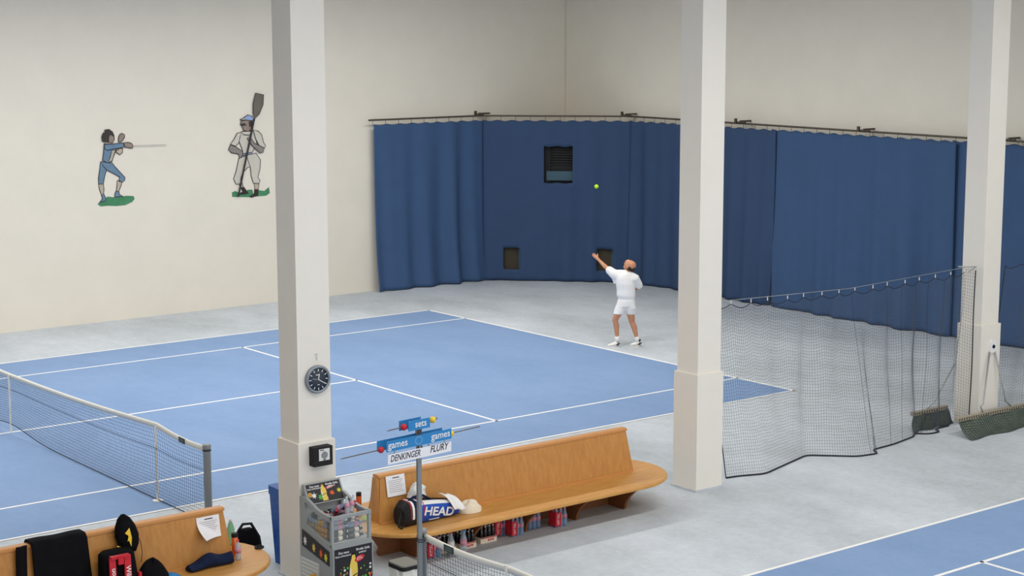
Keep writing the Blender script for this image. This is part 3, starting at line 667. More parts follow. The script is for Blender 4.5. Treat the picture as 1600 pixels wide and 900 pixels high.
b = pet_bottle('drink_bottle', 'large clear bottle with red cap standing in front of the trays', .30, .043, 'pet', 'red', 'plastic_white', fill=.2); b.location = (1.62, -3.95, 0)
b = pet_bottle('drink_bottle', 'large clear bottle with blue cap standing in front of the trays', .29, .043, 'pet', 'cap_blue', 'label_pink', fill=.16); b.location = (1.80, -3.96, 0)
def water_pack(x0, y0, label, wrap_side=True):
    t = thing('water_pack', label, 'bottle pack', (x0, y0, 0), group='shrink wrapped water packs under the bench')
    for i in range(3):
        for j in range(2):
            x, y = .034+i*.07, .034+j*.07
            bo = local().lathe([(.029, 0), (.032, .012), (.032, .07), (.029, .085), (.032, .10), (.031, .15), (.017, .20), (.012, .215), (.012, .22)], 12, (x, y, 0)).build('bottle', 'pet_blue', t, True)
            local().lathe([(.0145, .215), (.0145, .238), (.01, .239)], 10, (x, y, 0)).build('cap', 'label_pink', bo)
            local().lathe([(.0328, .10), (.0328, .15)], 12, (x, y, 0)).build('label_band', 'label_pink', bo, True)
    if wrap_side:
        w = local().prism([Vector((-.004, -.004, .02)), Vector((.085, -.004, .02)), Vector((.085, -.004, .20)), Vector((-.004, -.004, .20))], (0, -.003, 0)).build('wrap_front', 'red', t)
        local().prism([Vector((-.004, -.004, .02)), Vector((-.004, .14, .02)), Vector((-.004, .12, .225)), Vector((-.004, -.004, .20))], (-.003, 0, 0)).build('wrap_side', 'red', t)
        m = local(); put_text(m, 'VITTEL', .05, (.04, -.009, .11), (0, 0, 1), (-1, 0, 0)); m.build('wrap_lettering', 'white', w)
    return t
water_pack(2.50, -3.68, 'water pack with red wrap next to the right tray')
water_pack(2.66, -3.81, 'water pack with pink labels in front of the first red wrapped pack')
water_pack(3.02, -3.70, 'water pack in shadow beside the bench leg', False)
water_pack(3.34, -3.84, 'water pack with red wrap at the right end of the row')
water_pack(1.32, -3.90, 'water pack behind the net post under the left end of the bench')

# ------------------------------------------------------------------ bin near the scoreboard, trash bin behind the pillar
wb = thing('waste_bin', 'small waste bin with grey lid and white plastic bag near the scoreboard pole', 'bin', (.50, -4.60, 0))
local().box((0, 0, .13), (.24, .28, .26)).build('body', 'plastic_white', wb)
rr = rrect(0, 0, .27, .31, .05)
local().loft([[Vector((x*1.02, y*1.02, .255)) for x, y in rr], [Vector((x*1.02, y*1.02, .30)) for x, y in rr]]).build('rim', 'black', wb)
local().loft([[Vector((x, y, .29)) for x, y in rr], [Vector((x*.97, y*.97, .315)) for x, y in rr]]).build('lid', 'lid_grey', wb)
def bagf(u, v):
    a = u*2*math.pi; rr_ = .165+.012*math.sin(9*a+3*v); return Vector((rr_*math.cos(a)*.82, rr_*math.sin(a)*.95, .04+v*.22))
local().grid(bagf, 40, 6).build('plastic_bag', 'plastic_white', wb, True)
tr = thing('trash_bin', 'blue marbled trash bin standing behind the first pillar', 'bin', (.01, -2.97, 0))
local().loft([[Vector((x*.8, y*.8, 0)) for x, y in rrect(0, 0, .42, .36, .04)], [Vector((x, y, .86)) for x, y in rrect(0, 0, .42, .36, .04)]]).build('body', 'trash', tr)
local().loft([[Vector((x*1.04, y*1.04, .84)) for x, y in rrect(0, 0, .42, .36, .04)], [Vector((x*1.04, y*1.04, .94)) for x, y in rrect(0, 0, .42, .36, .04)]]).build('rim', 'trash', tr)
for k in range(26):
    rr2 = random.Random(k); x = rr2.uniform(-.19, .19); z = rr2.uniform(.1, .8); L_ = rr2.uniform(.03, .09); a = rr2.uniform(.6, 2.2)
    yb = -.18*(.8+.2*z/.86)-.002
    local().add([Vector((x, yb, z)), Vector((x+.012, yb, z)), Vector((x+L_*math.cos(a)+.006, yb-.002, z+L_*math.sin(a)))], [(0, 1, 2)]).build('white_streak', 'plastic_white', tr)

# ------------------------------------------------------------------ divider net between the pillars
dn_ = thing('divider_net', 'dark hanging divider net between the two right pillars', 'net', (9, PY, 0))
bp_px = [(1129, 676), (1142, 720), (1151, 744), (1196, 740), (1220, 729), (1260, 711), (1300, 712), (1340, 713), (1374, 708), (1362, 703), (1396, 694), (1430, 681), (1426, 677), (1452, 678), (1471, 674), (1458, 671), (1482, 665)]
botp = [Vector(on(x, y, 2, .012)) for x, y in bp_px][2:]
botp = [Vector((6.75, -3.46, .012))] + botp
def poly_at(P, u):
    Ls = [0]
    for i in range(len(P)-1): Ls.append(Ls[-1]+(P[i+1]-P[i]).length)
    s = u*Ls[-1]
    for i in range(len(P)-1):
        if s <= Ls[i+1]+1e-9:
            return P[i].lerp(P[i+1], (s-Ls[i])/max(1e-6, Ls[i+1]-Ls[i]))
    return P[-1]
# smooth the foot line a little
sm = [poly_at(botp, k/90) for k in range(91)]
for _ in range(2): sm = [sm[0]]+[(sm[i-1]+sm[i]*2+sm[i+1])/4 for i in range(1, 90)]+[sm[-1]]
TX0, TX1, TZ0, TZ1 = 6.42, 11.95, 2.53, 2.50
nh = 15
def DP(u, v):
    bo = poly_at(sm, u); tx = TX0+(TX1-TX0)*u
    zt_ = TZ0+(TZ1-TZ0)*u-.035-.06*abs(math.sin(u*nh*math.pi))-.10*math.sin(math.pi*u)*.6
    top = Vector((tx, PY+.02+.02*math.sin(u*40), zt_))
    k = v**1.35
    p = top.lerp(bo, v); 
    p.x = top.x+(bo.x-top.x)*k; p.y = top.y+(bo.y-top.y)*k
    p.y += .05*math.sin(u*55+1.5*math.sin(3*v))*math.sin(math.pi*min(1, v*1.1))*(.3+u)
    return p
mb = MB(); netting(mb, DP, 150, 52, .0017); mb.build('netting', 'net_grey', dn_, kind='stuff')
MB().tube([DP(k/180, 1) for k in range(181)], .012, 6).build('bottom_rope', 'cord', dn_, True)
MB().tube([DP(k/(nh*8), 0) for k in range(nh*8+1)], .006, 5).build('top_rope', 'cord', dn_, True)
MB().tube([DP(0, k/30) for k in range(31)], .008, 5).build('edge_rope', 'cord', dn_, True)
MB().tube([Vector((6.38, PY, 2.55)), Vector((9.2, PY, 2.47)), Vector((12.10, PY, 2.55))], .004, 5).build('support_wire', 'steel', dn_)
for k in range(nh+1):
    u = k/nh; p = DP(u, 0); MB().tube([p, p+Vector((0, 0, .05))], .007, 5).build('ring_hook', 'tape', dn_)
for q in (.52, .66, .72, .78, .84, .9): MB().tube([DP(q, k/30)+Vector((0, -.012, 0)) for k in range(31)], .0026, 4).build('gathered_fold', 'cord', dn_)
# strip of net folded round the pillar face
es = thing('net_strip', 'narrow end strip of net hanging on the left face of the right pillar', 'net', (12.05, PY, 0))
def EP(u, v):
    z = 2.5*(1-v)+.05*v; y = -3.28-.33*u*(1 if v > .2 else 1)+.0; w = .03*math.sin(8*v+3*u); return Vector((12.045-.02-.02*v+w*.3, y, z-.06*u*math.sin(v*3)))
mb = MB(); netting(mb, EP, 7, 50, .0018); mb.build('netting', 'net_grey', es, kind='stuff')
MB().tube([EP(1, k/30) for k in range(31)], .010, 6).build('edge_rope', 'cord', es, True)
MB().tube([Vector((12.0, -3.3, 2.53)), Vector((12.02, -3.62, 2.56)), Vector((12.0, -3.5, 2.47))], .010, 6).build('top_arm', 'steel', es)
# net continuing beyond the right pillar
n2 = thing('divider_net', 'divider net continuing to the right of the right pillar', 'net', (14.5, PY, 0))
def NP(u, v):
    x = 12.95+u*3.2-.25*v*(1-u); return Vector((x, PY+.04*math.sin(u*30+2*v), 2.48-.06*abs(math.sin(u*8*math.pi))-(2.42)*v))
mb = MB(); netting(mb, NP, 70, 52, .0017); mb.build('netting', 'net_grey', n2, kind='stuff')
MB().tube([NP(k/70, 0) for k in range(71)], .006, 5).build('top_rope', 'cord', n2, True); MB().tube([NP(0, k/30) for k in range(31)], .008, 5).build('edge_rope', 'cord', n2, True)

# floor frames with green netting around the right pillar
def frame(label, x0, x1, y, z, wmid, gy, gx0):
    t = thing('floor_net', label, 'net', ((x0+x1)/2, y, 0))
    MB().box(((x0+x1)/2, y, z), (x1-x0, .07, .06)).build('beam', 'beam', t)
    n = int((x1-x0)/.06)
    for k in range(n): MB().box((x0+.03+k*.06, y-.037, z), (.022, .004, .04)).build('beam_slot', 'rail', t)
    def gf(u, v):
        x = x0+.03+u*(x1-x0-.05)-gx0*v*(1-u); yy = y-.02-gy*v+.03*math.sin(u*17+4*v); zz = (z-.03)*(1-v)**1.5+.006+.03*v*(1-v)*abs(math.sin(9*u+5*v)); return Vector((x, yy, zz))
    MB().grid(gf, 46, 12).build('green_netting', 'green_net', t, True)
    mb = MB(); netting(mb, lambda u, v: gf(u, v)+Vector((0, 0, .004)), 40, 10, .003); mb.build('netting_strands', 'net_black', t, kind='stuff')
    return t
f1 = frame('long beam with green netting on the floor in front of the right pillar', 11.36, 13.6, -3.86, .25, .3, .32, .12)
f2 = frame('short beam with green netting left behind the right pillar', 11.18, 12.04, -3.14, .24, .3, .18, .25)
# struts from the white pivot plate on the pillar down to the beam
pv = on(1550, 541, 1, PY-.23)
st = thing('strut_bracket', 'white pivot plate with two steel struts on the right pillar', 'bracket', (pv.x, PY-.23, pv.z))
pts = [Vector((pv.x-.075, PY-.23, pv.z-.10)), Vector((pv.x+.075, PY-.23, pv.z-.10)), Vector((pv.x+.075, PY-.23, pv.z+.02))]+[Vector((pv.x+.075*math.cos(a*math.pi/8), PY-.23, pv.z+.03+.075*math.sin(a*math.pi/8))) for a in range(9)]
MB().prism(pts, (0, -.03, 0)).build('pivot_plate', 'white', st)
MB().lathe([(.03, 0), (.03, .012), (.0, .014)], 16, (pv.x, PY-.26, pv.z), RX).build('pivot_bolt', 'navy', st)
yb = -3.86
MB().tube([Vector((pv.x-.08, PY-.25, pv.z-.08)), Vector((pv.x-.36, yb, .42)), Vector((pv.x-.42, yb, .38)), Vector((pv.x-.36, yb, .285))], .013, 8).build('strut', 'steel', st, True)
MB().tube([Vector((pv.x+.05, PY-.25, pv.z-.08)), Vector((pv.x+.18, yb, .5)), Vector((pv.x+.22, yb, .38)), Vector((pv.x+.36, yb, .285))], .013, 8).build('strut', 'steel', st, True)
st2 = thing('support_strut', 'thin steel strut leaning from the right pillar to the short rear beam', 'strut', (11.8, -3.2, .27))
MB().tube([Vector((12.06, -3.25, .95)), Vector((11.72, -3.14, .36)), Vector((11.55, -3.14, .275))], .012, 8).build('rod', 'steel', st2, True)

# ------------------------------------------------------------------ things on the long bench
# racket bag: lofted body tapering to the right, lying along the bench
ax0, ax1 = Vector((1.02, -3.74, ZS)), Vector((1.90, -3.70, ZS))
bag = thing('racket_bag', 'large blue and white racket bag lying on the long bench', 'sports bag', (1.45, -3.68, ZS))
def bag_ring(u, ins=0):
    c = ax0.lerp(ax1, u); h = (.30-.13*u**1.6)*(1-.25*max(0, (.08-u)/.08)); w = (.15-.055*u)*(1-.2*max(0, (.06-u)/.06))
    if u > .9: k = 1-((u-.9)/.1)**2*.55; h *= k; w *= k
    pts = []
    for k in range(20):
        a = 2*math.pi*k/20; ca, sa = math.cos(a), math.sin(a)
        px = math.copysign(abs(ca)**.6, ca)*(w-ins); pz = h/2+math.copysign(abs(sa)**.75, sa)*(h/2-ins)
        pts.append(Vector((c.x, c.y+px, ZS+.003+pz)))
    return pts
mb = MB(); us = [i/26 for i in range(27)]; rings = [bag_ring(u) for u in us]
for i in range(26):
    for k in range(20):
        a = (k+.5)/20*360; u = (i+.5)/26
        if a > 180+75: face = 'side'
        front = 110 < a < 300
        top = 20 < a < 150
        if u < .12: m_ = 0
        elif u < .17: m_ = 2
        elif u < .22: m_ = 3
        elif u < .27: m_ = 2
        else:
            m_ = 1
            if 105 < a < 140: m_ = 2
            elif 45 < a <= 105: m_ = 0
            elif a <= 45 or a >= 300: m_ = 0
        if a > 200 and u < .27: m_ = 0
        mb.cur = m_; mb.add([rings[i][k], rings[i][(k+1) % 20], rings[i+1][(k+1) % 20], rings[i+1][k]], [(0, 1, 2, 3)])
mb.cur = 0; mb.add(rings[0], [tuple(range(19, -1, -1))]); mb.cur = 1; mb.add(rings[-1], [tuple(range(20))])
mb.build('body', ['black', 'blue_bag', 'white', 'navy'], bag, True)
# letters on the camera-facing side
O = Vector((1.52, ax0.lerp(ax1, .57).y-.13, ZS+.115)); U = Vector((1, .10, -.20)).normalized(); V = Vector((.1, .02, 1)).normalized()
m = MB(); put_text(m, 'HEAD', .145, O, U, V, .15, .004, 1.25); m.build('lettering', 'white', bag)
MB().box((1.42, ax0.y-.148, ZS+.055), (.15, .002, .008)).build('print_bar', 'white', bag)
for xx in (1.10, 1.30): MB().tube([bag_ring((xx-1.02)/.88)[k]*1.0 for k in range(1, 12)], .006, 5).build('piping', 'red', bag, True)
MB().tube([Vector((1.10, -3.75, ZS+.26)), Vector((1.2, -3.77, ZS+.33)), Vector((1.34, -3.77, ZS+.33)), Vector((1.46, -3.75, ZS+.26))], .016, 7).build('carry_handle', 'navy', bag, True)
MB().tube([Vector((1.04, -3.78, ZS+.2)), Vector((.95, -3.84, ZS+.10)), Vector((.93, -3.86, ZS+.03)), Vector((.97, -3.86, ZS+.01)), Vector((1.05, -3.82, ZS+.05))], .013, 6).build('strap', 'black', bag, True)
def crumple(name, label, cat, m, c, dims, seed, n=26, amp=.25, lift=0):
    rnd = random.Random(seed); ph = [(rnd.uniform(2, 6), rnd.uniform(2, 6), rnd.uniform(0, 6), rnd.uniform(.4, 1)) for _ in range(5)]
    c = Vector(c); vs = []
    def fn(u, v):
        a = u*2*math.pi; b_ = v*math.pi/2*1.0
        r = 1+amp*sum(w*math.sin(f*a+g*v*3+p) for f, g, p, w in ((int(f), g, p, w) for f, g, p, w in ph))/4
        return c+Vector((dims[0]*r*math.cos(a)*math.cos(b_), dims[1]*r*math.sin(a)*math.cos(b_), dims[2]*(math.sin(b_))*(1+amp*.6*math.sin(3*a+ph[0][2])) + .003))
    o = MB().grid(fn, n, 8).build(name, m, None, True)
    return tag(o, label, cat)
crumple('plastic_bag', 'crumpled white plastic bag on top of the racket bag', 'bag', 'plastic_white', (1.36, -3.62, ZS+.285), (.12, .09, .14), 3, amp=.4)
def sheet(name, label, cat, m, fn, nu=14, nv=14, th=.008):
    o = MB().grid(fn, nu, nv).build(name, m, None, True); sd = o.modifiers.new('t', 'SOLIDIFY'); sd.thickness = th; return tag(o, label, cat)
sheet('white_towel', 'white towel hanging over the right end of the racket bag', 'towel', 'cotton', lambda u, v: Vector((1.62+.17*u+.10*v, -3.71-.18*v+.01*math.sin(9*u), ZS+.285-.035*u-.17*v**2+.006*math.sin(11*u+4*v))))
crumple('cloth_cap', 'cream cloth bundle on the bench right of the racket bag', 'cloth', 'beige', (2.05, -3.74, ZS), (.17, .12, .13), 9, amp=.22)
ot = thing('drink_tube', 'orange metal drink tube standing behind the left end of the long bench back', 'bottle', (.90, -3.05, ZS))
local().lathe([(.032, 0), (.034, .01), (.034, .24), (.03, .25)], 16).build('body', 'orange', ot, True); local().lathe([(.033, .245), (.033, .285), (.028, .288)], 16).build('cap', 'black', ot)
o = MB().ball((.82, -3.3, ZS+.034), .033, 14).build('tennis_ball', 'tennis', None, True); tag(o, 'yellow tennis ball on the bench seat beside the drinks cooler', 'ball')
oc = thing('drink_can', 'orange can with gold top beside the drinks cooler', 'can', (-.43, -4.15, 0))
local().lathe([(.036, 0), (.038, .01), (.038, .21), (.034, .22)], 16).build('body', 'orange', oc, True); local().lathe([(.034, .22), (.036, .225), (.036, .235), (0, .236)], 16).build('top', 'p_gold', oc)

# ------------------------------------------------------------------ things on the lower left bench
pyl = panel_y(CY1, .9)
def drape(u, v):     # garment folded over the top rail: short tail behind, then down the front
    x = -3.44+u*.60; q = v*1.0; w = .008*(1+math.sin(14*u+5*v))
    if q < .16: return Vector((x, CY1+.085, 1.02-.16+q))
    if q < .33: return Vector((x, CY1+.085-(q-.16), 1.022+.004*math.sin(9*u)))
    z = 1.022-(q-.33); y = min(panel_y(CY1, max(z, ZS))-.03, CY1-.085)-w-.03*v
    return Vector((x+.03*v*(u-.5), y, max(z-.03*abs(math.sin(7*u))*v, ZS+.02)))
sheet('black_garment', 'black garment draped over the back of the lower left bench', 'garment', 'black_cloth', drape, 26, 22, .012)
def sleeve(u, v):
    x = -3.66+u*.12+.06*(1-v); z = 1.018-v*.62; return Vector((x, min(panel_y(CY1, max(z, ZS))-.035, CY1-.09)-.012*math.sin(6*u), z))
o = sheet('black_scarf', 'narrow black cloth end hanging left of the black garment', 'garment', 'black_cloth', sleeve, 8, 18, .02)
wbx = thing('racket_backpack', 'black racket backpack with red lettered straps on the lower left bench', 'sports bag', (-2.57, -3.81, ZS))
def bpk(u, z0_): 
    w = .20*(1-.10*u); d = .13*(1-.2*u); return [Vector((x, y, z0_)) for x, y in rrect(-.02, .02+.05*u, 2*w, 2*d, .07, 4)]
local().loft([bpk(u, .005+.40*u) for u in (0, .25, .5, .75, .92)]+[[Vector((p.x*.82, p.y*.8+.01, .405)) for p in bpk(1, .4)]]).build('body', 'black_cloth', wbx, True)
for x0_, s_1 in ((-.19, 0), (-.02, 1)):
    stp = local().prism([Vector((x0_, -.125, .02)), Vector((x0_+.075, -.125, .02)), Vector((x0_+.085, -.085, .385)), Vector((x0_+.015, -.085, .385))], (0, -.02, 0)).build('strap', 'red', wbx)
    m = local(); put_text(m, 'Wilson', .075, (x0_+.042, -.139, .17), (0, .11, 1) if s_1 == 0 else (0, -.11, -1), (-1, 0, 0) if s_1 == 0 else (1, 0, 0), 0, .001); m.build('lettering', 'white', stp)
local().box((-.06, -.10, .385), (.21, .05, .03)).build('top_strap', 'red', wbx); local().box((-.06, -.13, .345), (.06, .03, .07)).build('buckle', 'red', wbx)
local().box((.17, -.075, .1), (.03, .06, .14)).build('side_flash', 'red', wbx)
sk = thing('drawstring_sack', 'black drawstring sack with yellow print propped on the bench back', 'bag', (-2.38, -3.70, ZS))
prof = [(.0, .07), (.08, .115), (.2, .135), (.32, .115), (.42, .07), (.47, .015)]
local().loft([[Vector((-.02-.10*(z-.2)+r*math.cos(2*math.pi*k/16)+.01*math.sin(5*k), .06+.10*z+r*.5*math.sin(2*math.pi*k/16), .33+z*.86)) for k in range(16)] for z, r in prof]).build('body', 'black_cloth', sk, True)
def sack_y(x, z):
    zz = (z-.33)/.86; r = prof[-1][1]
    for (za, ra), (zb_, rb) in zip(prof, prof[1:]):
        if za <= zz <= zb_: r = ra+(rb-ra)*(zz-za)/(zb_-za); break
    xc = -.02-.10*(zz-.2); return .06+.10*zz-.5*math.sqrt(max(0, r*r-(x-xc)**2))
def yel(pts):
    pts = [(x-.075, z) for x, z in pts]
    fine = [(x0*(1-k/4)+x1*k/4, z0*(1-k/4)+z1*k/4) for (x0, z0), (x1, z1) in zip(pts, pts[1:]+pts[:1]) for k in range(4)]
    a = [Vector((x, sack_y(x, z)-.014, z)) for x, z in fine]
    local().prism(a, (0, -.004, 0)).build('yellow_print', 'ball_yellow', sk)
yel([(.0, .55), (.055, .60), (.07, .50), (.06, .40), (.035, .47), (.02, .46), (.035, .52)]); yel([(-.075, .42), (.0, .385), (.06, .37), (.06, .355), (.0, .365), (-.075, .40)])
local().tube([(.085, .06, .50), (.105, .02, .42), (.10, -.02, .32), (.07, -.05, .22)], .004, 5).build('drawstring', 'black', sk)
crumple('black_bag', 'slumped black bag beside the racket backpack', 'bag', 'black_cloth', (-2.22, -3.83, ZS), (.18, .14, .25), 5, amp=.16)
crumple('blue_cloth', 'bright blue cloth peeking out beside the slumped black bag', 'cloth', 'blue_plate', (-2.02, -3.80, ZS), (.13, .08, .05), 12, amp=.2)
def navy(u, v):
    a = v*2*math.pi; x = -1.76+u*.52; h = .035+.055*math.exp(-((u-.45)/.2)**2)+.05*u**3; w = .07+.02*math.sin(5*u)
    return Vector((x+.01*math.sin(a*2), -3.76+.02*math.sin(4*u)+w*math.cos(a), ZS+.004+h*(1+math.sin(a))*(.9+.1*math.sin(9*u+a))))
mb = MB().grid(navy, 24, 16); nn = len(mb.v); mb.add([navy(0, k/16) for k in range(16)], [tuple(range(16))]); mb.add([navy(1, k/16) for k in range(16)], [tuple(range(15, -1, -1))])
tag(mb.build('navy_cloth', 'navy', None, True), 'rolled navy cloth on the lower left bench seat', 'cloth')
b = pet_bottle('drink_bottle', 'clear bottle with pink cap on the lower left bench end', .23, .034, 'pet', 'cap_pink', 'label_pink'); b.location = (-1.12, -3.70, ZS)
t = thing('drink_tube', 'copper flask with black cap behind the pink capped bottle', 'bottle', (-1.075, -3.55, ZS))
local().lathe([(.034, 0), (.036, .01), (.036, .22)], 16).build('body', 'orange', t, True); local().lathe([(.037, .22), (.037, .26), (.03, .265)], 16).build('cap', 'black', t)
b = pet_bottle('drink_bottle', 'green bottle behind the right end of the lower left bench back', .30, .045, 'pet_green', 'cap_white', None); b.location = (-.90, -3.14, ZS)
t = local(); 
o = MB(); pr = []
for k in range(24):
    a = 2*math.pi*k/24; pr.append([Vector((-.72+(.045+.012*math.cos(b2))*math.cos(a), -3.47+(.045+.012*math.cos(b2))*math.sin(a), ZS+.014+.012*math.sin(b2))) for b2 in [2*math.pi*q/8 for q in range(8)]])
o.loft(pr+[pr[0]], True, False); tag(o.build('tape_roll', 'black', None, True), 'small black ring lying on the rounded bench end', 'ring')
t = thing('shoulder_bag', 'black shoulder bag standing on the floor behind the rounded bench end', 'bag', (-.36, -2.52, 0))
local().loft([[Vector((x*k, y*k, z)) for x, y in rrect(0, 0, .34, .20, .06)] for z, k in ((0, .8), (.05, .86), (.25, .86), (.33, .7), (.37, .45))]).build('body', 'black_cloth', t, True)
local().tube([(-.10, 0, .36), (-.05, -.02, .44), (.06, -.02, .43), (.16, -.03, .25), (.18, -.03, .12)], .018, 7).build('strap', 'black', t, True)

# ------------------------------------------------------------------ the serving player
PB = Vector((12.33, 4.94, 0)); vh = Vector((fw.x, fw.y, 0)).normalized(); rh = Vector((vh.y, -vh.x, 0))
def pp(x, y, d=0):                         # pixel on the upright plane through the player's feet, pushed back by d
    r = ray(x, y); t = vh.dot(PB+vh*d-CAM)/vh.dot(r); return CAM+r*t
pl_ = thing('person', 'man in white shirt and shorts tossing the ball to serve', 'person', PB)
def limb(mb, pts, n=12):
    mb.tube([p for p, r in pts], [r for p, r in pts], n)
    for p, r in pts: mb.ball(p, r*.98, 12)
J = dict(pelvis=pp(977, 470, .02), chest=pp(977, 441, .03), neck=pp(980.5, 425, .03), ls=pp(959, 428, .10), rs=pp(993, 435, .02), le=pp(944.5, 415.5, .24), lw=pp(936.5, 407, .36), lh=pp(932.5, 403, .41),
         re=pp(1000, 449, .10), rw=pp(990, 452, .28), lhip=pp(972, 475, .02), rhip=pp(983, 475, .02), lk=pp(961, 500, .0), rk=pp(987.5, 503, .06), la=pp(965, 531, .0), ra=pp(996, 531, .06), head=pp(984, 415.5, .06))
body = MB()
limb(body, [(J['pelvis'], .105), (J['chest'], .105), (J['neck']+Vector((0, 0, -.05)), .07)])
limb(body, [(J['neck']+Vector((0, 0, -.04)), .062), (J['head']+Vector((0, 0, -.05)), .058)])
limb(body, [(J['chest']+Vector((0, 0, .07)), .06), (J['ls'], .058), (J['le'], .043), (J['lw'], .029)])
limb(body, [(J['chest']+Vector((0, 0, .07)), .06), (J['rs'], .058), (J['re'], .045), (J['rw'], .03)])
for h, k, a in (('lhip', 'lk', 'la'), ('rhip', 'rk', 'ra')):
    kn, an = J[k], J[a]; cf = kn.lerp(an, .3)+rh*.012
    limb(body, [(J[h], .105), (J[h].lerp(kn, .5), .085), (kn, .058), (cf, .060), (kn.lerp(an, .7), .042), (an, .036)])
# head: looks up and to the left (towards the ball)
hc = J['head']; gaze = (-rh*.72+Vector((0, 0, 1))*.50+vh*.45).normalized(); hu = (Vector((0, 0, 1))-gaze*gaze.z).normalized(); hs = gaze.cross(hu)
def hp(g, u, s): return hc+gaze*g+hu*u+hs*s
for g, u, s, r in ((0, .02, 0, .098), (-.03, .03, 0, .092), (.03, -.02, 0, .082), (.05, -.06, 0, .058), (.06, .03, 0, .068), (.07, -.075, 0, .04)): body.ball(hp(g, u, s), r, 16)
limb(body, [(hp(.09, .02, 0), .014), (hp(.118, -.02, 0), .018)])                     # nose
for s in (-1, 1): body.ball(hp(-.01, -.01, s*.09), .024, 10, (1, 1, 1.3)); body.ball(hp(.085, .03, s*.032), .017, 8)
body.ball(hp(.088, -.055, 0), .018, 8)
# tossing hand, five fingers, open after releasing the ball
hdv = (J['lh']-J['lw']).normalized(); sv = hdv.cross(vh).normalized(); nv_ = hdv.cross(sv)
limb(body, [(J['lw'], .029), (J['lh'], .036), (J['lh']+hdv*.03, .034)])
for k, ln in enumerate((.066, .078, .072, .056)):
    b0 = J['lh']+hdv*.045+sv*((k-1.5)*.019); mid = b0+hdv*ln*.55+nv_*.008; e = mid+hdv*ln*.4+nv_*.022
    limb(body, [(b0, .0098), (mid, .009), (e, .0078)], 8)
b0 = J['lh']-sv*.03; limb(body, [(b0, .012), (b0-sv*.03+hdv*.03, .0105), (b0-sv*.035+hdv*.062, .009)], 8)
# right hand, closed in front of the belly
rd = (J['rw']-J['re']).normalized(); limb(body, [(J['rw'], .03), (J['rw']+rd*.06, .038)])
for k in range(4): q = J['rw']+rd*.075+Vector((0, 0, (k-1.5)*.02)); limb(body, [(q, .010), (q+vh*.035, .0095), (q+vh*.03-rd*.03, .009)], 8)
q = J['rw']+rd*.04+Vector((0, 0, .035)); limb(body, [(q, .012), (q+vh*.035+rd*.02, .010)], 8)
voxel(body, 'body', 'skin', pl_, .0075, 3)
hair = MB()
for g, u, s, r in ((-.055, -.005, 0, .074), (-.07, -.03, .0, .062), (-.035, -.02, .045, .062), (-.035, -.02, -.045, .062), (-.065, .02, 0, .062)): hair.ball(hp(g, u, s), r, 14)
voxel(hair, 'hair', 'hair', pl_, .009, 3)
for s in (-1, 1): MB().ball(hp(.100, .03, s*.033), .008, 8).build('eye', 'black', pl_)
shirt = MB()
def ering(c, w, d, n=22): return [c+rh*(w*math.cos(2*math.pi*k/n))+vh*(d*math.sin(2*math.pi*k/n)) for k in range(n)]
shirt.loft([ering(pp(979, 466.5, .02), .165, .125), ering(pp(978, 461, .02), .185, .14), ering(pp(978, 452, .03), .185, .14), ering(pp(977.5, 443, .03), .195, .14), ering(pp(977, 434, .04), .20, .125), ering(pp(978, 428.5, .04), .17, .10), ering(pp(981, 424.5, .04), .075, .07)])
limb(shirt, [(pp(981, 427.5, .04), .075), (J['ls']+Vector((0, 0, .01)), .078)]); limb(shirt, [(pp(981, 427.5, .04), .075), (J['rs']+Vector((0, 0, .01)), .075)]); limb(shirt, [(pp(970, 434, .05), .10), (J['ls'], .098), (J['ls'].lerp(J['le'], .45), .082)]); limb(shirt, [(pp(987, 436, .02), .10), (J['rs'], .085), (J['rs'].lerp(J['re'], .78), .078)])
shirt.prism([pp(957, 429, .08), pp(966, 440, .06), pp(959.5, 444, .06), pp(954.5, 432, .08)], vh*.06)
voxel(shirt, 'shirt', 'cotton', pl_, .011, 4)
shorts = MB()
shorts.loft([ering(pp(979, 465.5, .02), .158, .12), ering(pp(978.5, 470, .02), .175, .135), ering(pp(977.5, 478, .02), .19, .14)])
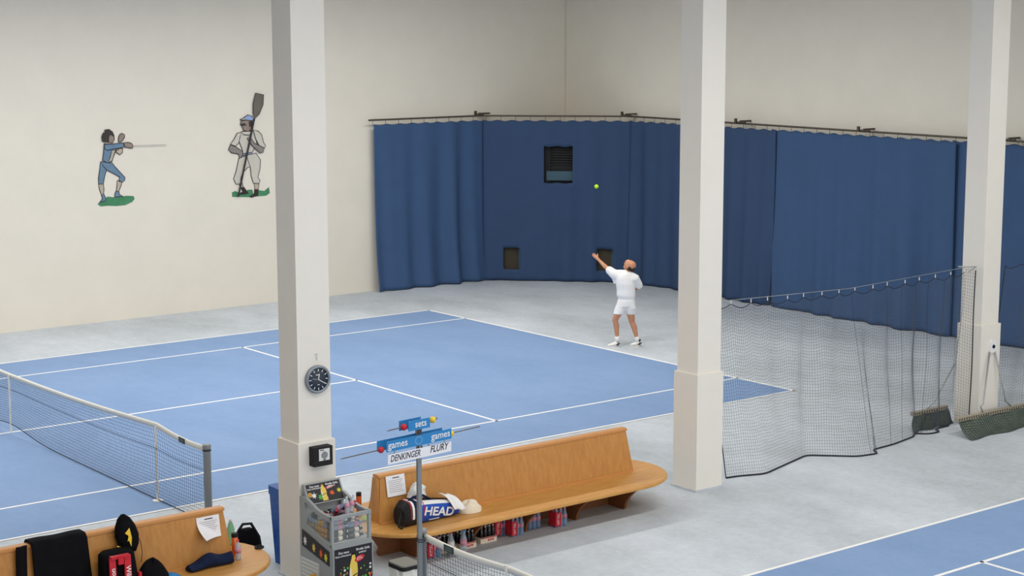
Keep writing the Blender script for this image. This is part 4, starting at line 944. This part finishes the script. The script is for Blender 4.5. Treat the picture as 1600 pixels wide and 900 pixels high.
for h, k, hx, hy, d in (('lhip', 'lk', 966, 490.5, 0), ('rhip', 'rk', 986, 490.5, .05)):
    shorts.loft([ering(pp(973 if h == 'lhip' else 983.5, 473, .02), .11, .12), ering(pp((970 if h == 'lhip' else 985), 481, .02), .118, .12), ering(pp(hx, hy, d), .10, .105)])
voxel(shorts, 'shorts', 'cotton', pl_, .010, 3)
for nm, a, k, tx, ty, hx, hy, d in (('l', 'la', 'lk', 947.5, 540, 968.5, 541, .0), ('r', 'ra', 'rk', 983, 539.5, 1002, 541, .06)):
    an = J[a]; kn = J[k]
    so = MB().tube([an+Vector((0, 0, -.03)), an.lerp(kn, .05), an.lerp(kn, .18)], [.044, .043, .046], 14).build('sock', 'cotton', pl_, True)
    fl_ = lambda x, d_: Vector((pp(x, 541, d_).x, pp(x, 541, d_).y, 0))
    toe, heel = fl_(tx+1.5, d), fl_(hx, d); ds = (toe-heel).normalized(); sd_ = Vector((ds.y, -ds.x, 0)); LN = (toe-heel).length
    def ring(u, w, h, z0=.018): c = heel+ds*LN*u; return [Vector((c.x, c.y, 0))+sd_*(w*math.cos(q))+Vector((0, 0, z0+max(0, h-z0)*(.5+.5*math.sin(q)))) for q in [2*math.pi*i/14 for i in range(14)]]
    sh = MB().loft([ring(0, .028, .075), ring(.05, .038, .10), ring(.25, .042, .115), ring(.42, .043, .105), ring(.6, .046, .08), ring(.85, .042, .06), ring(.97, .026, .045)]).build('shoe', 'shoe', pl_, True)
    pts = []
    for i in range(20):
        q = 2*math.pi*i/20; c = heel+ds*LN*(.49+.51*math.cos(q)); pts.append(c+sd_*(.046*math.sin(q)))
    MB().prism(pts, (0, 0, .024)).build('sole', 'cap_white', sh)
    for u, zz in ((.10, .075), (.2, .05)):
        c = heel+ds*LN*u-vh*.045; MB().box(c+Vector((0, 0, zz)), (.05, .012, .02), math.atan2(ds.y, ds.x)).build('shoe_stripe', 'black', sh)
    MB().tube([heel+ds*LN*.12+Vector((0, 0, .105)), heel+ds*LN*.22+Vector((0, 0, .12))], .035, 10).build('collar', 'black', sh)
bp0 = pp(932, 291.5, .35)
tag(MB().ball(bp0, .042, 18).build('tennis_ball', 'tennis', None, True), 'bright yellow tennis ball in the air above the player', 'ball')
